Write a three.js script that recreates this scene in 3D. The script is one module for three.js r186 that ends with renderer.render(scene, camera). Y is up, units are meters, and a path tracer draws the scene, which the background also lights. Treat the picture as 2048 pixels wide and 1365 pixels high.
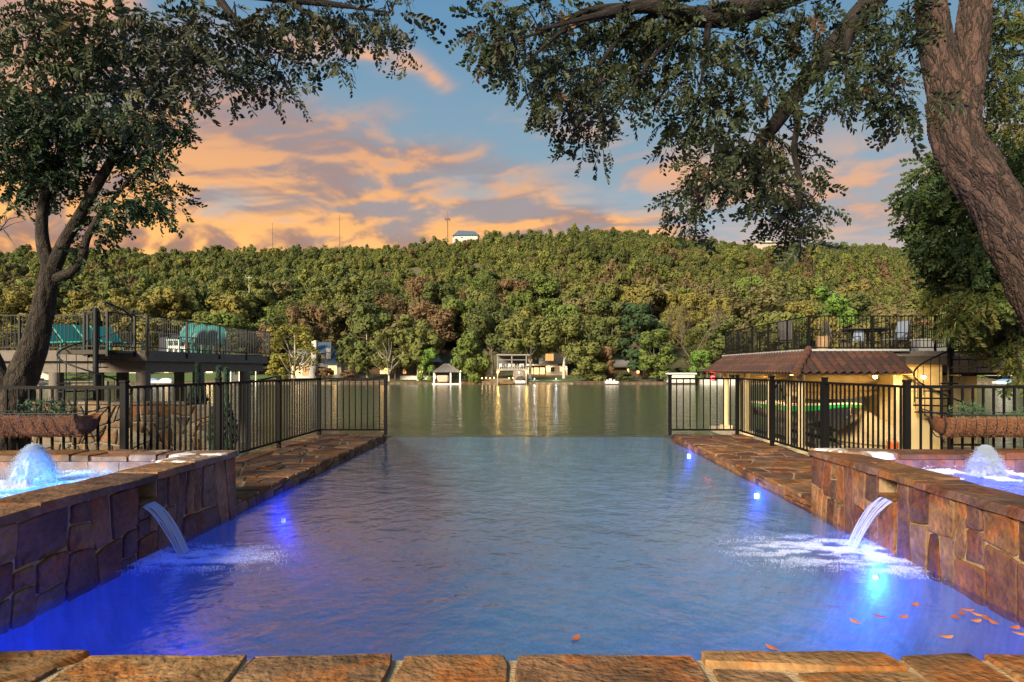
import * as THREE from 'three';
import { mergeGeometries } from 'three/addons/utils/BufferGeometryUtils.js';
import { RoundedBoxGeometry } from 'three/addons/geometries/RoundedBoxGeometry.js';

// ---------------------------------------------------------------- camera
const scene = new THREE.Scene();
const FOCAL = 1250, AXIS_X = 1066, AXIS_Y = 738, EYE = 1.5;      // photograph pixels (2048 x 1365); eye 1.5 m above the pool
const camera = new THREE.PerspectiveCamera(2 * Math.atan(682.5 / FOCAL) * 180 / Math.PI, 2048 / 1365, 0.1, 3000);
camera.position.set(0, EYE, 0);
camera.setViewOffset(2048, 1365, 1024 - AXIS_X, 682.5 - AXIS_Y, 2048, 1365);   // a shift lens: the camera is level
const renderer = new THREE.WebGLRenderer({ antialias: true });
renderer.toneMapping = THREE.LinearToneMapping;
renderer.toneMappingExposure = 2.2;
renderer.shadowMap.enabled = true;

// ---------------------------------------------------------------- small tools
const PI = Math.PI, TAU = Math.PI * 2, V3 = (x, y, z) => new THREE.Vector3(x, y, z);
function rng(seed) { let s = seed | 0; return () => { s = (s + 0x6d2b79f5) | 0; let t = Math.imul(s ^ (s >>> 15), 1 | s); t = (t + Math.imul(t ^ (t >>> 7), 61 | t)) ^ t; return ((t ^ (t >>> 14)) >>> 0) / 4294967296; }; }
const clamp = (x, a, b) => Math.min(b, Math.max(a, x)), lerp = (a, b, t) => a + (b - a) * t;
const sstep = (a, b, x) => { const t = clamp((x - a) / (b - a), 0, 1); return t * t * (3 - 2 * t); };
function hash2(x, y, s) { let h = Math.imul(x, 374761393) + Math.imul(y, 668265263) + Math.imul(s, 1442695041) | 0; h = Math.imul(h ^ (h >>> 13), 1274126177); h = Math.imul(h ^ (h >>> 16), 2246822519); return ((h ^ (h >>> 15)) >>> 0) / 4294967296; }
const mod = (a, n) => ((a % n) + n) % n;
function vnoise(x, y, s = 0, px = 0, py = px) {                  // value noise, tileable when px > 0
  const ix = Math.floor(x), iy = Math.floor(y), fx = x - ix, fy = y - iy, u = fx * fx * fx * (fx * (fx * 6 - 15) + 10), v = fy * fy * fy * (fy * (fy * 6 - 15) + 10);
  const X0 = px ? mod(ix, px) : ix, X1 = px ? mod(ix + 1, px) : ix + 1, Y0 = py ? mod(iy, py) : iy, Y1 = py ? mod(iy + 1, py) : iy + 1;
  return lerp(lerp(hash2(X0, Y0, s), hash2(X1, Y0, s), u), lerp(hash2(X0, Y1, s), hash2(X1, Y1, s), u), v);
}
function fbm(x, y, oct = 4, s = 0, px = 0, py = px, gain = 0.5) { let a = 1, sum = 0, tot = 0, f = 1; for (let i = 0; i < oct; i++) { sum += a * vnoise(x * f, y * f, s + i * 17, px * f, py * f); tot += a; a *= gain; f *= 2; } return sum / tot; }
function hash3(x, y, z, s) { return hash2(x + Math.imul(z, 7919), y + Math.imul(z, 104729), s); }
function vnoise3(x, y, z, s = 0) {
  const ix = Math.floor(x), iy = Math.floor(y), iz = Math.floor(z), q = (t) => t * t * (3 - 2 * t), u = q(x - ix), v = q(y - iy), w = q(z - iz);
  const L = (k) => lerp(lerp(hash3(ix, iy, iz + k, s), hash3(ix + 1, iy, iz + k, s), u), lerp(hash3(ix, iy + 1, iz + k, s), hash3(ix + 1, iy + 1, iz + k, s), u), v);
  return lerp(L(0), L(1), w);
}

// ---------------------------------------------------------------- sky: dusk air with sunset cloud, computed by direction
const SKY_K = 0.48, SKY_W = 3840, SKY_H = 1920;
const mix3 = (a, b, t) => [lerp(a[0], b[0], t), lerp(a[1], b[1], t), lerp(a[2], b[2], t)];
const plot = (list, x) => { for (let i = 1; i < list.length; i++) if (x <= list[i][0]) return lerp(list[i - 1][1], list[i][1], sstep(list[i - 1][0], list[i][0], x)); return list[list.length - 1][1]; };
function skyColor(x, y, z) {
  const az = Math.atan2(x, -z), el = Math.asin(clamp(y, 0, 1));                    // az: 0 straight across the lake, + to the right
  const front = 0.5 + 0.5 * Math.cos(az + 0.45);                                   // towards the sunset, left of the view
  let c = mix3([0.53, 0.585, 0.60], [0.36, 0.46, 0.53], sstep(0, 0.22, el));
  c = mix3(c, [0.235, 0.365, 0.47], sstep(0.18, 0.36, el)); c = mix3(c, [0.115, 0.275, 0.46], sstep(0.32, 0.58, el)); c = mix3(c, [0.125, 0.275, 0.45], sstep(0.55, 1.3, el));
  // flat cloud deck seen in perspective
  const k = 1 / (y + 0.17), u = x * k, v = z * k;
  const w1 = fbm(u * 0.9 + 5, v * 0.9, 4, 3) - 0.5, w2 = fbm(u * 0.9 - 9, v * 0.9 + 4, 4, 8) - 0.5;
  const a1 = 0.42, su = u * Math.cos(a1) + v * Math.sin(a1), sv = -u * Math.sin(a1) + v * Math.cos(a1);    // streaks run down to the right
  const streak = fbm(su * 1.1 + w1 * 1.6, sv * 3.2 + w2 * 2.4, 6, 21), fine = fbm(su * 3.6 + w1 * 5, sv * 10 + w2 * 5, 6, 33, 0, 0, 0.58), puff = fbm(u * 5.5 + w1 * 5, v * 5.5 + w2 * 5, 6, 47, 0, 0, 0.58);
  // the great bank: its upper edge falls from the left to the right
  const edge = plot([[-3.2, 0.30], [-1.5, 0.42], [-0.75, 0.50], [-0.45, 0.435], [-0.25, 0.395], [-0.1, 0.365], [0.05, 0.32], [0.2, 0.255], [0.32, 0.18], [0.6, 0.06], [1.6, 0.05], [3.2, 0.30]], az) + (streak - 0.5) * 0.10 + (fine - 0.5) * 0.025;
  let bank = sstep(edge + 0.012, edge - 0.055, el) * (0.66 + 0.34 * sstep(0.30, 0.52, streak * 0.5 + fine * 0.5));
  // thinner streaks and puffs above it
  const e2 = plot([[-3.2, 0.5], [-0.2, 0.45], [-0.1, 0.405], [0.05, 0.35], [0.2, 0.30], [0.32, 0.265], [0.45, 0.245], [0.6, 0.235], [1.2, 0.24], [3.2, 0.5]], az);
  let band = Math.exp(-(((el - e2) / plot([[-3.2, 0.07], [-0.1, 0.014], [0.2, 0.045], [0.5, 0.075], [3.2, 0.08]], az)) ** 2)) * sstep(0.42, 0.60, streak * 0.35 + fine * 0.3 + puff * 0.35 + 0.03);
  const high = sstep(0.52, 0.8, streak) * sstep(0.2, 0.4, el) * 0.45;
  // colours of the cloud: lit orange low down, salmon higher, mauve where it is thick
  const warm = Math.exp(-((el / 0.26) ** 2)) * (0.35 + 0.65 * front);
  const light = sstep(0.42, 0.62, fine * 0.5 + puff * 0.5 + 0.20 * (Math.exp(-(((az + 0.33) / 0.32) ** 2) - (((el - 0.235) / 0.085) ** 2))));
  let lit = mix3([0.52, 0.31, 0.26], [0.76, 0.315, 0.115], clamp(warm * 1.5, 0, 1)); lit = mix3(lit, [1.25, 0.62, 0.18], light * clamp(warm * 1.3, 0, 1));
  const dark = mix3([0.34, 0.29, 0.31], [0.36, 0.20, 0.15], clamp(warm * 1.4, 0, 1));
  const body = sstep(0.40, 0.585, fine * 0.5 + puff * 0.3 + streak * 0.2), cloud = mix3(dark, lit, 0.08 + 0.92 * body);
  const gap = sstep(0.60, 0.74, fbm(u * 1.9 + 31, v * 2.3, 5, 71) * 0.75 + fine * 0.25) * 0.7;
  c = mix3(c, cloud, clamp(bank * 0.96 * (1 - gap * sstep(0.16, 0.24, el)), 0, 1));
  c = mix3(c, mix3(mix3([0.47, 0.36, 0.34], [0.90, 0.46, 0.24], sstep(0.42, 0.62, puff * 0.5 + fine * 0.5)), dark, 0.15), clamp(band, 0, 1) * 0.92);
  c = mix3(c, [0.36, 0.37, 0.42], clamp(high, 0, 1) * 0.4);
  const haze = Math.exp(-el / 0.05) * 0.35 * front; c = mix3(c, [0.82, 0.42, 0.20], haze * sstep(0.45, -0.1, az) * sstep(-2.6, -1.2, az));
  return c;
}
const skyData = new Float32Array(SKY_W * SKY_H * 4);
for (let r = 0; r < SKY_H; r++) {
  const up = ((r + 0.5) / SKY_H - 0.5) * PI;
  for (let q = 0; q < SKY_W; q++) {
    const o = (r * SKY_W + q) * 4, around = ((q + 0.5) / SKY_W - 0.5) * TAU;
    const c = up > -0.02 ? skyColor(Math.cos(around) * Math.cos(up), Math.sin(Math.max(up, 0.001)), Math.sin(around) * Math.cos(up)) : [0.2, 0.2, 0.2];
    skyData[o] = c[0] * SKY_K; skyData[o + 1] = c[1] * SKY_K; skyData[o + 2] = c[2] * SKY_K; skyData[o + 3] = 1;
  }
}
const skyTexture = new THREE.DataTexture(skyData, SKY_W, SKY_H, THREE.RGBAFormat, THREE.FloatType);
skyTexture.mapping = THREE.EquirectangularReflectionMapping; skyTexture.magFilter = THREE.LinearFilter; skyTexture.needsUpdate = true;
scene.background = skyTexture; scene.environment = skyTexture;

// ---------------------------------------------------------------- the last low sun, wide and soft, from the left
const sun = new THREE.DirectionalLight(new THREE.Color(1.0, 0.84, 0.58), 5.0);
sun.name = 'evening_sun';
sun.position.set(-140, 105, 150); sun.target.position.set(0, 0, -60);
sun.castShadow = true; sun.shadow.radius = 34; sun.shadow.mapSize.set(2048, 2048);
Object.assign(sun.shadow.camera, { left: -420, right: 420, top: 260, bottom: -260, near: 1, far: 1200 });
scene.add(sun, sun.target);

// ---------------------------------------------------------------- placing and naming
const at = (px, py, depth) => V3((px - AXIS_X) * depth / FOCAL, EYE - (py - AXIS_Y) * depth / FOCAL, -depth);
const taken = new Map();
function numbered(name) { const n = taken.get(name) ?? 0; taken.set(name, n + 1); return n ? name + '_' + String(n).padStart(3, '0') : name; }
function add(geo, mat, name, parent) { const m = new THREE.Mesh(geo, mat); m.name = parent === scene ? numbered(name) : name; m.castShadow = m.receiveShadow = true; parent.add(m); return m; }
function tag(o, label, category, group, kind) { if (label) o.userData.label = label; if (category) o.userData.category = category; if (group) o.userData.group = group; if (kind) o.userData.kind = kind; return o; }
function thing(name, label, category, pos, turn = 0, group) { const g = new THREE.Group(); g.name = numbered(name); if (pos) g.position.copy(pos); g.rotation.y = turn; scene.add(g); return tag(g, label, category, group); }
function part(name, parent) { const g = new THREE.Group(); g.name = name; parent.add(g); return g; }
function copyOf(src, label, pos, turn, group) { const c = src.clone(); c.userData = { ...src.userData }; c.name = numbered(src.name.replace(/_\d{3}$/, '')); if (label) c.userData.label = label; if (group) c.userData.group = group; if (pos) c.position.copy(pos); if (turn !== undefined) c.rotation.y = turn; scene.add(c); return c; }
function structure(o, label, category) { return tag(o, label, category, null, 'structure'); }

// ---------------------------------------------------------------- geometry tools
const box = (w, h, d, x = 0, y = 0, z = 0) => new THREE.BoxGeometry(w, h, d).translate(x, y, z);
const span = (x0, x1, y0, y1, z0, z1) => new THREE.BoxGeometry(x1 - x0, y1 - y0, Math.abs(z1 - z0)).translate((x0 + x1) / 2, (y0 + y1) / 2, (z0 + z1) / 2);
const rbox = (w, h, d, r = 0.02, x = 0, y = 0, z = 0) => new RoundedBoxGeometry(w, h, d, 2, r).translate(x, y, z);
const cyl = (r0, r1, h, x = 0, y = 0, z = 0, n = 16) => new THREE.CylinderGeometry(r1, r0, h, n).translate(x, y + h / 2, z);
const merge = (list) => mergeGeometries(list.map((g) => { const q = g.index ? g.toNonIndexed() : g; for (const k of Object.keys(q.attributes)) if (!['position', 'normal', 'uv'].includes(k)) q.deleteAttribute(k); return q; }), false);
function meterUV(geo, s = 1) {                                   // uv in metres by the dominant direction of each face
  const g = geo.index ? geo.toNonIndexed() : geo, p = g.attributes.position, n = g.attributes.normal, uv = new Float32Array(p.count * 2);
  for (let i = 0; i < p.count; i++) { const ax = Math.abs(n.getX(i)), ay = Math.abs(n.getY(i)), az = Math.abs(n.getZ(i)); const [a, b] = ay > ax && ay > az ? [p.getX(i), p.getZ(i)] : ax > az ? [p.getZ(i), p.getY(i)] : [p.getX(i), p.getY(i)]; uv[i * 2] = a * s; uv[i * 2 + 1] = b * s; }
  g.setAttribute('uv', new THREE.BufferAttribute(uv, 2)); return g;
}
function bar(a, b, w, h = w) {                                   // a square bar from a to b
  const d = b.clone().sub(a), len = d.length(), g = new THREE.BoxGeometry(w, len, h), q = new THREE.Quaternion().setFromUnitVectors(V3(0, 1, 0), d.normalize());
  return g.applyQuaternion(q).translate((a.x + b.x) / 2, (a.y + b.y) / 2, (a.z + b.z) / 2);
}
function rod(a, b, r0, r1 = r0, n = 8) {
  const d = b.clone().sub(a), len = d.length(), g = new THREE.CylinderGeometry(r1, r0, len, n), q = new THREE.Quaternion().setFromUnitVectors(V3(0, 1, 0), d.normalize());
  return g.applyQuaternion(q).translate((a.x + b.x) / 2, (a.y + b.y) / 2, (a.z + b.z) / 2);
}
function curve(points, n) { return new THREE.CatmullRomCurve3(points, false, 'centripetal').getPoints(n); }
function tube(points, radii, sides = 10, rough = 0, seed = 1, twist = 0, caps = true) {   // tapered tube with a knobbly skin
  const n = points.length, pos = [], uv = [], idx = [], R = (i) => Array.isArray(radii) ? plot(radii, i / (n - 1)) : radii;
  let up = Math.abs(points[1].clone().sub(points[0]).normalize().y) > 0.9 ? V3(1, 0, 0) : V3(0, 1, 0), len = 0;
  for (let i = 0; i < n; i++) {
    const t = points[Math.min(i + 1, n - 1)].clone().sub(points[Math.max(i - 1, 0)]).normalize(), s = t.clone().cross(up).normalize(); up = s.clone().cross(t).normalize();
    if (i) len += points[i].distanceTo(points[i - 1]);
    for (let j = 0; j <= sides; j++) {
      const a = j / sides * TAU, jj = j % sides; let r = R(i);
      if (rough) { const q = jj / sides * TAU + twist * len; const ridge = Math.abs(fbm(Math.cos(q) * 8 + 50, Math.sin(q) * 8 + len * 2.0 + 50, 3, seed) - 0.5) * 2, lump = fbm(Math.cos(jj / sides * TAU) * 1.1 + 9, Math.sin(jj / sides * TAU) * 1.1 + len * 1.5, 3, seed + 5) - 0.5; r *= 1 + rough * (lump * 1.6 - ridge * 0.9 + 0.25); }
      const p = points[i].clone().addScaledVector(s, Math.cos(a) * r).addScaledVector(up, Math.sin(a) * r);
      pos.push(p.x, p.y, p.z); uv.push(j / sides * Math.max(1, Math.round(TAU * R(0) / 0.5)) * 0.5, len);
    }
  }
  for (let i = 0; i < n - 1; i++) for (let j = 0; j < sides; j++) { const a = i * (sides + 1) + j, b = a + sides + 1; idx.push(a, a + 1, b, a + 1, b + 1, b); }
  if (caps) for (const i of [0, n - 1]) { const c = pos.length / 3; pos.push(points[i].x, points[i].y, points[i].z); uv.push(0, 0); for (let j = 0; j < sides; j++) { const a = i * (sides + 1) + j; if (i) idx.push(c, a, a + 1); else idx.push(c, a + 1, a); } }
  const g = new THREE.BufferGeometry(); g.setAttribute('position', new THREE.Float32BufferAttribute(pos, 3)); g.setAttribute('uv', new THREE.Float32BufferAttribute(uv, 2)); g.setIndex(idx); g.computeVertexNormals();
  const N = g.attributes.normal; for (let i = 0; i < n; i++) { const a = i * (sides + 1), b = a + sides, x = N.getX(a) + N.getX(b), y = N.getY(a) + N.getY(b), z = N.getZ(a) + N.getZ(b), l = Math.hypot(x, y, z) || 1; N.setXYZ(a, x / l, y / l, z / l); N.setXYZ(b, x / l, y / l, z / l); }
  return g;
}
function polySurface(faces) {                                    // faces: arrays of points, fanned, flat normals
  const pos = [], uv = [];
  for (const f of faces) for (let i = 1; i < f.length - 1; i++) for (const p of [f[0], f[i], f[i + 1]]) { pos.push(p.x, p.y, p.z); uv.push(p.x + p.z * 0.3, p.y + p.z * 0.7); }
  const g = new THREE.BufferGeometry(); g.setAttribute('position', new THREE.Float32BufferAttribute(pos, 3)); g.setAttribute('uv', new THREE.Float32BufferAttribute(uv, 2)); g.computeVertexNormals(); return g;
}

// ---------------------------------------------------------------- textures (all tile)
function texture(size, fn, srgb, repeat = 1) {
  const data = new Uint8Array(size * size * 4);
  for (let y = 0; y < size; y++) for (let x = 0; x < size; x++) { const c = fn(x / size, y / size), o = (y * size + x) * 4; for (let i = 0; i < 3; i++) data[o + i] = clamp(Math.round((Array.isArray(c) ? c[i] : c) * 255), 0, 255); data[o + 3] = 255; }
  const t = new THREE.DataTexture(data, size, size); t.wrapS = t.wrapT = THREE.RepeatWrapping; t.magFilter = t.minFilter = THREE.LinearFilter; if (srgb) t.colorSpace = THREE.SRGBColorSpace; t.repeat.set(repeat, repeat); t.needsUpdate = true; return t;
}
const again = (t, rx, ry = rx) => { const c = t.clone(); c.repeat.set(rx, ry); c.needsUpdate = true; return c; };
const stoneMap = texture(512, (u, v) => {
  const w = fbm(u * 4, v * 4, 3, 5, 4), big = fbm(u * 5 + w, v * 5 + w, 5, 11, 5), fine = fbm(u * 40, v * 40, 3, 12, 40), rust = sstep(0.5, 0.72, fbm(u * 6, v * 6, 4, 77, 6)), vein = sstep(0.06, 0.0, Math.abs(fbm(u * 7 + w * 2, v * 3, 4, 15, 7, 3) - 0.5));
  const l = 0.52 + 0.52 * big + 0.20 * (fine - 0.5) - 0.10 * vein;
  return [l * (1 + 0.14 * rust), l * (0.985 - 0.03 * rust), l * (0.98 - 0.20 * rust)].map((q) => q * 0.92);
}, true, 0.75);
const stoneBump = texture(512, (u, v) => { const w = fbm(u * 3, v * 3, 3, 5, 3), layer = fbm(u * 3 + w, v * 14 + w * 6, 4, 9, 3, 14); return 0.40 * fbm(u * 6, v * 6, 6, 41, 6, 6, 0.6) + 0.32 * layer + 0.28 * fbm(u * 48, v * 48, 3, 43, 48); }, false, 0.75);
const grain = texture(256, (u, v) => 0.6 * fbm(u * 24, v * 24, 3, 2, 24) + 0.4 * fbm(u * 4, v * 4, 3, 3, 4), false, 1);
const grainColor = texture(256, (u, v) => { const l = 0.86 + 0.22 * (fbm(u * 6, v * 6, 5, 61, 6) - 0.5) + 0.14 * (fbm(u * 40, v * 40, 2, 62, 40) - 0.5); return [l, l, l]; }, true, 1);
const barkRelief = (u, v) => { const w = fbm(u * 5, v * 3, 4, 31, 5, 3) * 2.6, n = fbm(u * 9 + w, v * 3 + w * 0.8, 3, 32, 9, 3), m = fbm(u * 22 + w * 2, v * 9 + w, 2, 36, 22, 9); return 0.62 * sstep(0.0, 0.13, Math.abs(n - 0.5)) + 0.25 * sstep(0.0, 0.16, Math.abs(m - 0.5)) + 0.13 * fbm(u * 60, v * 40, 2, 34, 60, 40); };
const barkMap = texture(512, (u, v) => { const l = 0.30 + 0.55 * barkRelief(u, v) + 0.35 * (fbm(u * 3, v * 3, 4, 38, 3) - 0.5); return [l, l * 0.96, l * 0.94]; }, true, 1);
const barkBump = texture(512, (u, v) => barkRelief(u, v), false, 1);
const rippleBump = texture(1024, (u, v) => { const w = fbm(u * 5, v * 5, 3, 51, 5) * 1.2, w2 = fbm(u * 5, v * 5, 3, 52, 5) * 1.2; return 0.5 * fbm(u * 7 + w, v * 7 + w2, 4, 53, 7, 7, 0.48) + 0.36 * fbm(u * 22 + w, v * 22 + w2, 3, 55, 22) + 0.14 * fbm(u * 70, v * 70, 2, 57, 70); }, false, 1);
const stainMap = texture(512, (u, v) => { const b = sstep(0.47, 0.60, 0.7 * fbm(u * 3, v * 3, 5, 91, 3) + 0.3 * fbm(u * 26, v * 26, 3, 92, 26)), l = 0.5 + 0.4 * fbm(u * 8, v * 8, 4, 93, 8); return [lerp(l * 0.60, 0.80, b), lerp(l * 0.46, 0.79, b), lerp(l * 0.36, 0.80, b)]; }, true, 1.1);

// ---------------------------------------------------------------- materials
const lin = (r, g, b) => new THREE.Color().setRGB(r, g, b);
const M = (color, o = {}) => new THREE.MeshStandardMaterial({ color, roughness: 0.8, ...o });
const P = (color, o = {}) => new THREE.MeshPhysicalMaterial({ color, roughness: 0.8, ...o });
const glow = (r, g, b, k) => new THREE.MeshStandardMaterial({ color: lin(0.05, 0.05, 0.05), emissive: lin(r, g, b), emissiveIntensity: k, roughness: 1 });
const stone = (r, g, b, rough = 0.85) => P(lin(r, g, b), { map: stoneMap, bumpMap: stoneBump, bumpScale: 0.034, roughness: rough, specularIntensity: 0.4 });
const ironBlack = new THREE.MeshPhysicalMaterial({ color: new THREE.Color().setRGB(0.005, 0.005, 0.006), roughness: 0.6, specularIntensity: 0.25 });
const ironGrey = new THREE.MeshPhysicalMaterial({ color: new THREE.Color().setRGB(0.012, 0.015, 0.020), roughness: 0.5, specularIntensity: 0.4 });
const whitePaint = M(lin(0.72, 0.71, 0.69), { roughness: 0.6 });
const flagMats = [stone(0.27, 0.150, 0.085), stone(0.21, 0.110, 0.066), stone(0.33, 0.20, 0.115), stone(0.22, 0.125, 0.090), stone(0.29, 0.155, 0.070), stone(0.17, 0.098, 0.075)];
const wallMats = [stone(0.29, 0.145, 0.060), stone(0.20, 0.095, 0.050), stone(0.36, 0.195, 0.085), stone(0.20, 0.105, 0.072), stone(0.28, 0.120, 0.056), stone(0.17, 0.095, 0.058), stone(0.31, 0.185, 0.10)];
const greyMats = [stone(0.20, 0.17, 0.13), stone(0.25, 0.215, 0.17), stone(0.155, 0.13, 0.105), stone(0.26, 0.175, 0.11), stone(0.30, 0.27, 0.22)];
const mortar = P(lin(0.36, 0.25, 0.15), { map: grainColor, bumpMap: again(grain, 3), bumpScale: 0.012, roughness: 0.95 });
const mortarGrey = P(lin(0.27, 0.235, 0.19), { map: grainColor, bumpMap: again(grain, 3), bumpScale: 0.012, roughness: 0.95 });
const stainStone = P(lin(1, 1, 1), { map: stainMap, bumpMap: stoneBump, bumpScale: 0.012, roughness: 0.8 });
// ================================================================ stone pieces
function area(p) { let a = 0; for (let i = 0; i < p.length; i++) { const q = p[(i + 1) % p.length]; a += p[i][0] * q[1] - q[0] * p[i][1]; } return a / 2; }
function cut(p, nx, ny, d) { const out = []; for (let i = 0; i < p.length; i++) { const a = p[i], b = p[(i + 1) % p.length], da = a[0] * nx + a[1] * ny - d, db = b[0] * nx + b[1] * ny - d; if (da <= 0) out.push(a); if ((da < 0) !== (db < 0) && da !== db) { const t = da / (da - db); out.push([a[0] + (b[0] - a[0]) * t, a[1] + (b[1] - a[1]) * t]); } } return out; }
function splitPoly(p, target, wild, rnd, stretch = 1) {          // breaks a convex outline into convex pieces
  const A = Math.abs(area(p)); if (A < target * (0.4 + rnd() * 1.8) || A < 1e-4) return [p];
  let x0 = 1e9, x1 = -1e9, y0 = 1e9, y1 = -1e9; for (const [x, y] of p) { x0 = Math.min(x0, x); x1 = Math.max(x1, x); y0 = Math.min(y0, y); y1 = Math.max(y1, y); }
  const across = (x1 - x0) / stretch > (y1 - y0), a = (across ? 0 : PI / 2) + (rnd() - 0.5) * 2 * wild, nx = Math.cos(a), ny = Math.sin(a), t = 0.36 + rnd() * 0.28, cx = lerp(x0, x1, across ? t : 0.5), cy = lerp(y0, y1, across ? 0.5 : t), d = cx * nx + cy * ny;
  const l = cut(p, nx, ny, d), r = cut(p, -nx, -ny, -d); if (l.length < 3 || r.length < 3) return [p];
  return [...splitPoly(l, target, wild, rnd, stretch), ...splitPoly(r, target, wild, rnd, stretch)];
}
function inset(p, g) {
  if (area(p) < 0) p = p.slice().reverse(); let q = p;
  for (let i = 0; i < p.length; i++) { const a = p[i], b = p[(i + 1) % p.length], l = Math.hypot(b[0] - a[0], b[1] - a[1]); if (l < 1e-5) continue; const nx = (b[1] - a[1]) / l, ny = -(b[0] - a[0]) / l; q = cut(q, nx, ny, a[0] * nx + a[1] * ny - g); if (q.length < 3) return null; }
  return area(q) < 0.0012 ? null : q;
}
function roughEdge(p, step, amp, rnd) {
  const out = [];
  for (let i = 0; i < p.length; i++) { const a = p[i], b = p[(i + 1) % p.length], l = Math.hypot(b[0] - a[0], b[1] - a[1]); if (l < 0.012) continue; const n = clamp(Math.round(l / step), 2, 4), c = Math.min(0.12, 0.014 / l); for (let k = 0; k < n; k++) { const t = k === 0 ? c : k / n, j = k === 0 ? 0.4 : 1; out.push([lerp(a[0], b[0], t) + (rnd() - 0.5) * amp * j, lerp(a[1], b[1], t) + (rnd() - 0.5) * amp * j]); } if (n < 3) out.push([lerp(a[0], b[0], 1 - c), lerp(a[1], b[1], 1 - c)]); }
  return out;
}
function stoneGeo(p, t, bevel, basis, rnd) {                     // basis: (x, y, out) -> world
  let cx = 0, cy = 0; for (const q of p) { cx += q[0] / p.length; cy += q[1] / p.length; }
  const tilt = (rnd() - 0.5) * 0.04, tilt2 = (rnd() - 0.5) * 0.04, off = [rnd() * 9, rnd() * 9], top = p.map(([x, y]) => { const l = Math.hypot(x - cx, y - cy) || 1, k = Math.max(0.55, 1 - bevel * (1 + rnd() * 0.8) / l); return [cx + (x - cx) * k, cy + (y - cy) * k, t + (x - cx) * tilt + (y - cy) * tilt2 + (rnd() - 0.5) * bevel * 0.5]; });
  const pos = [], uv = [], put = (...ps) => { for (const [x, y, z] of ps) { const w = basis(x, y, z); pos.push(w.x, w.y, w.z); uv.push(x + off[0] + z * 0.7, y + off[1] + z * 0.7); } };
  const n = p.length, mid = [cx, cy, t + bevel * 0.15];
  for (let i = 0; i < n; i++) { const j = (i + 1) % n, a = [...p[i], 0], b = [...p[j], 0], c = [...p[i], t - bevel], d = [...p[j], t - bevel]; put(a, b, d); put(a, d, c); put(c, d, top[j]); put(c, top[j], top[i]); put(mid, top[i], top[j]); }
  const g = new THREE.BufferGeometry(); g.setAttribute('position', new THREE.Float32BufferAttribute(pos, 3)); g.setAttribute('uv', new THREE.Float32BufferAttribute(uv, 2)); g.computeVertexNormals(); return g;
}
// lays stones over an outline; returns the meshes
function lay(outline, o, parent) {
  const rnd = rng(o.seed), made = [];
  for (const piece of o.pieces ?? splitPoly(outline, o.size, o.wild ?? 0.3, rnd, o.stretch)) {
    const p = inset(piece, (o.gap ?? 0.012) * (0.7 + rnd() * 0.7)); if (!p) continue;
    const q = roughEdge(p, o.step ?? 0.14, o.amp ?? 0.012, rnd); if (q.length < 4) continue;
    const mats = typeof o.mats === 'function' ? null : o.mats;
    let cx = 0, cy = 0; for (const s of q) { cx += s[0] / q.length; cy += s[1] / q.length; }
    made.push(add(stoneGeo(q, o.t * (0.8 + rnd() * 0.4), o.bevel ?? 0.012, o.basis, rnd), mats ? mats[Math.floor(rnd() * mats.length)] : o.mats(cx, cy, rnd), o.name ?? 'stone', parent));
  }
  return made;
}
const rect = (x0, x1, y0, y1) => [[x0, y0], [x1, y0], [x1, y1], [x0, y1]];

// ================================================================ levels and lines of the pool
const WALK = 0.12, SPA = 0.65, SPA_WATER = 0.52, LAKE = -1.5, LX = -3.1, RX = 2.95, SPA_D = 6.5, WALK_D = 13.2, EDGE_D = 14.1;

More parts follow.
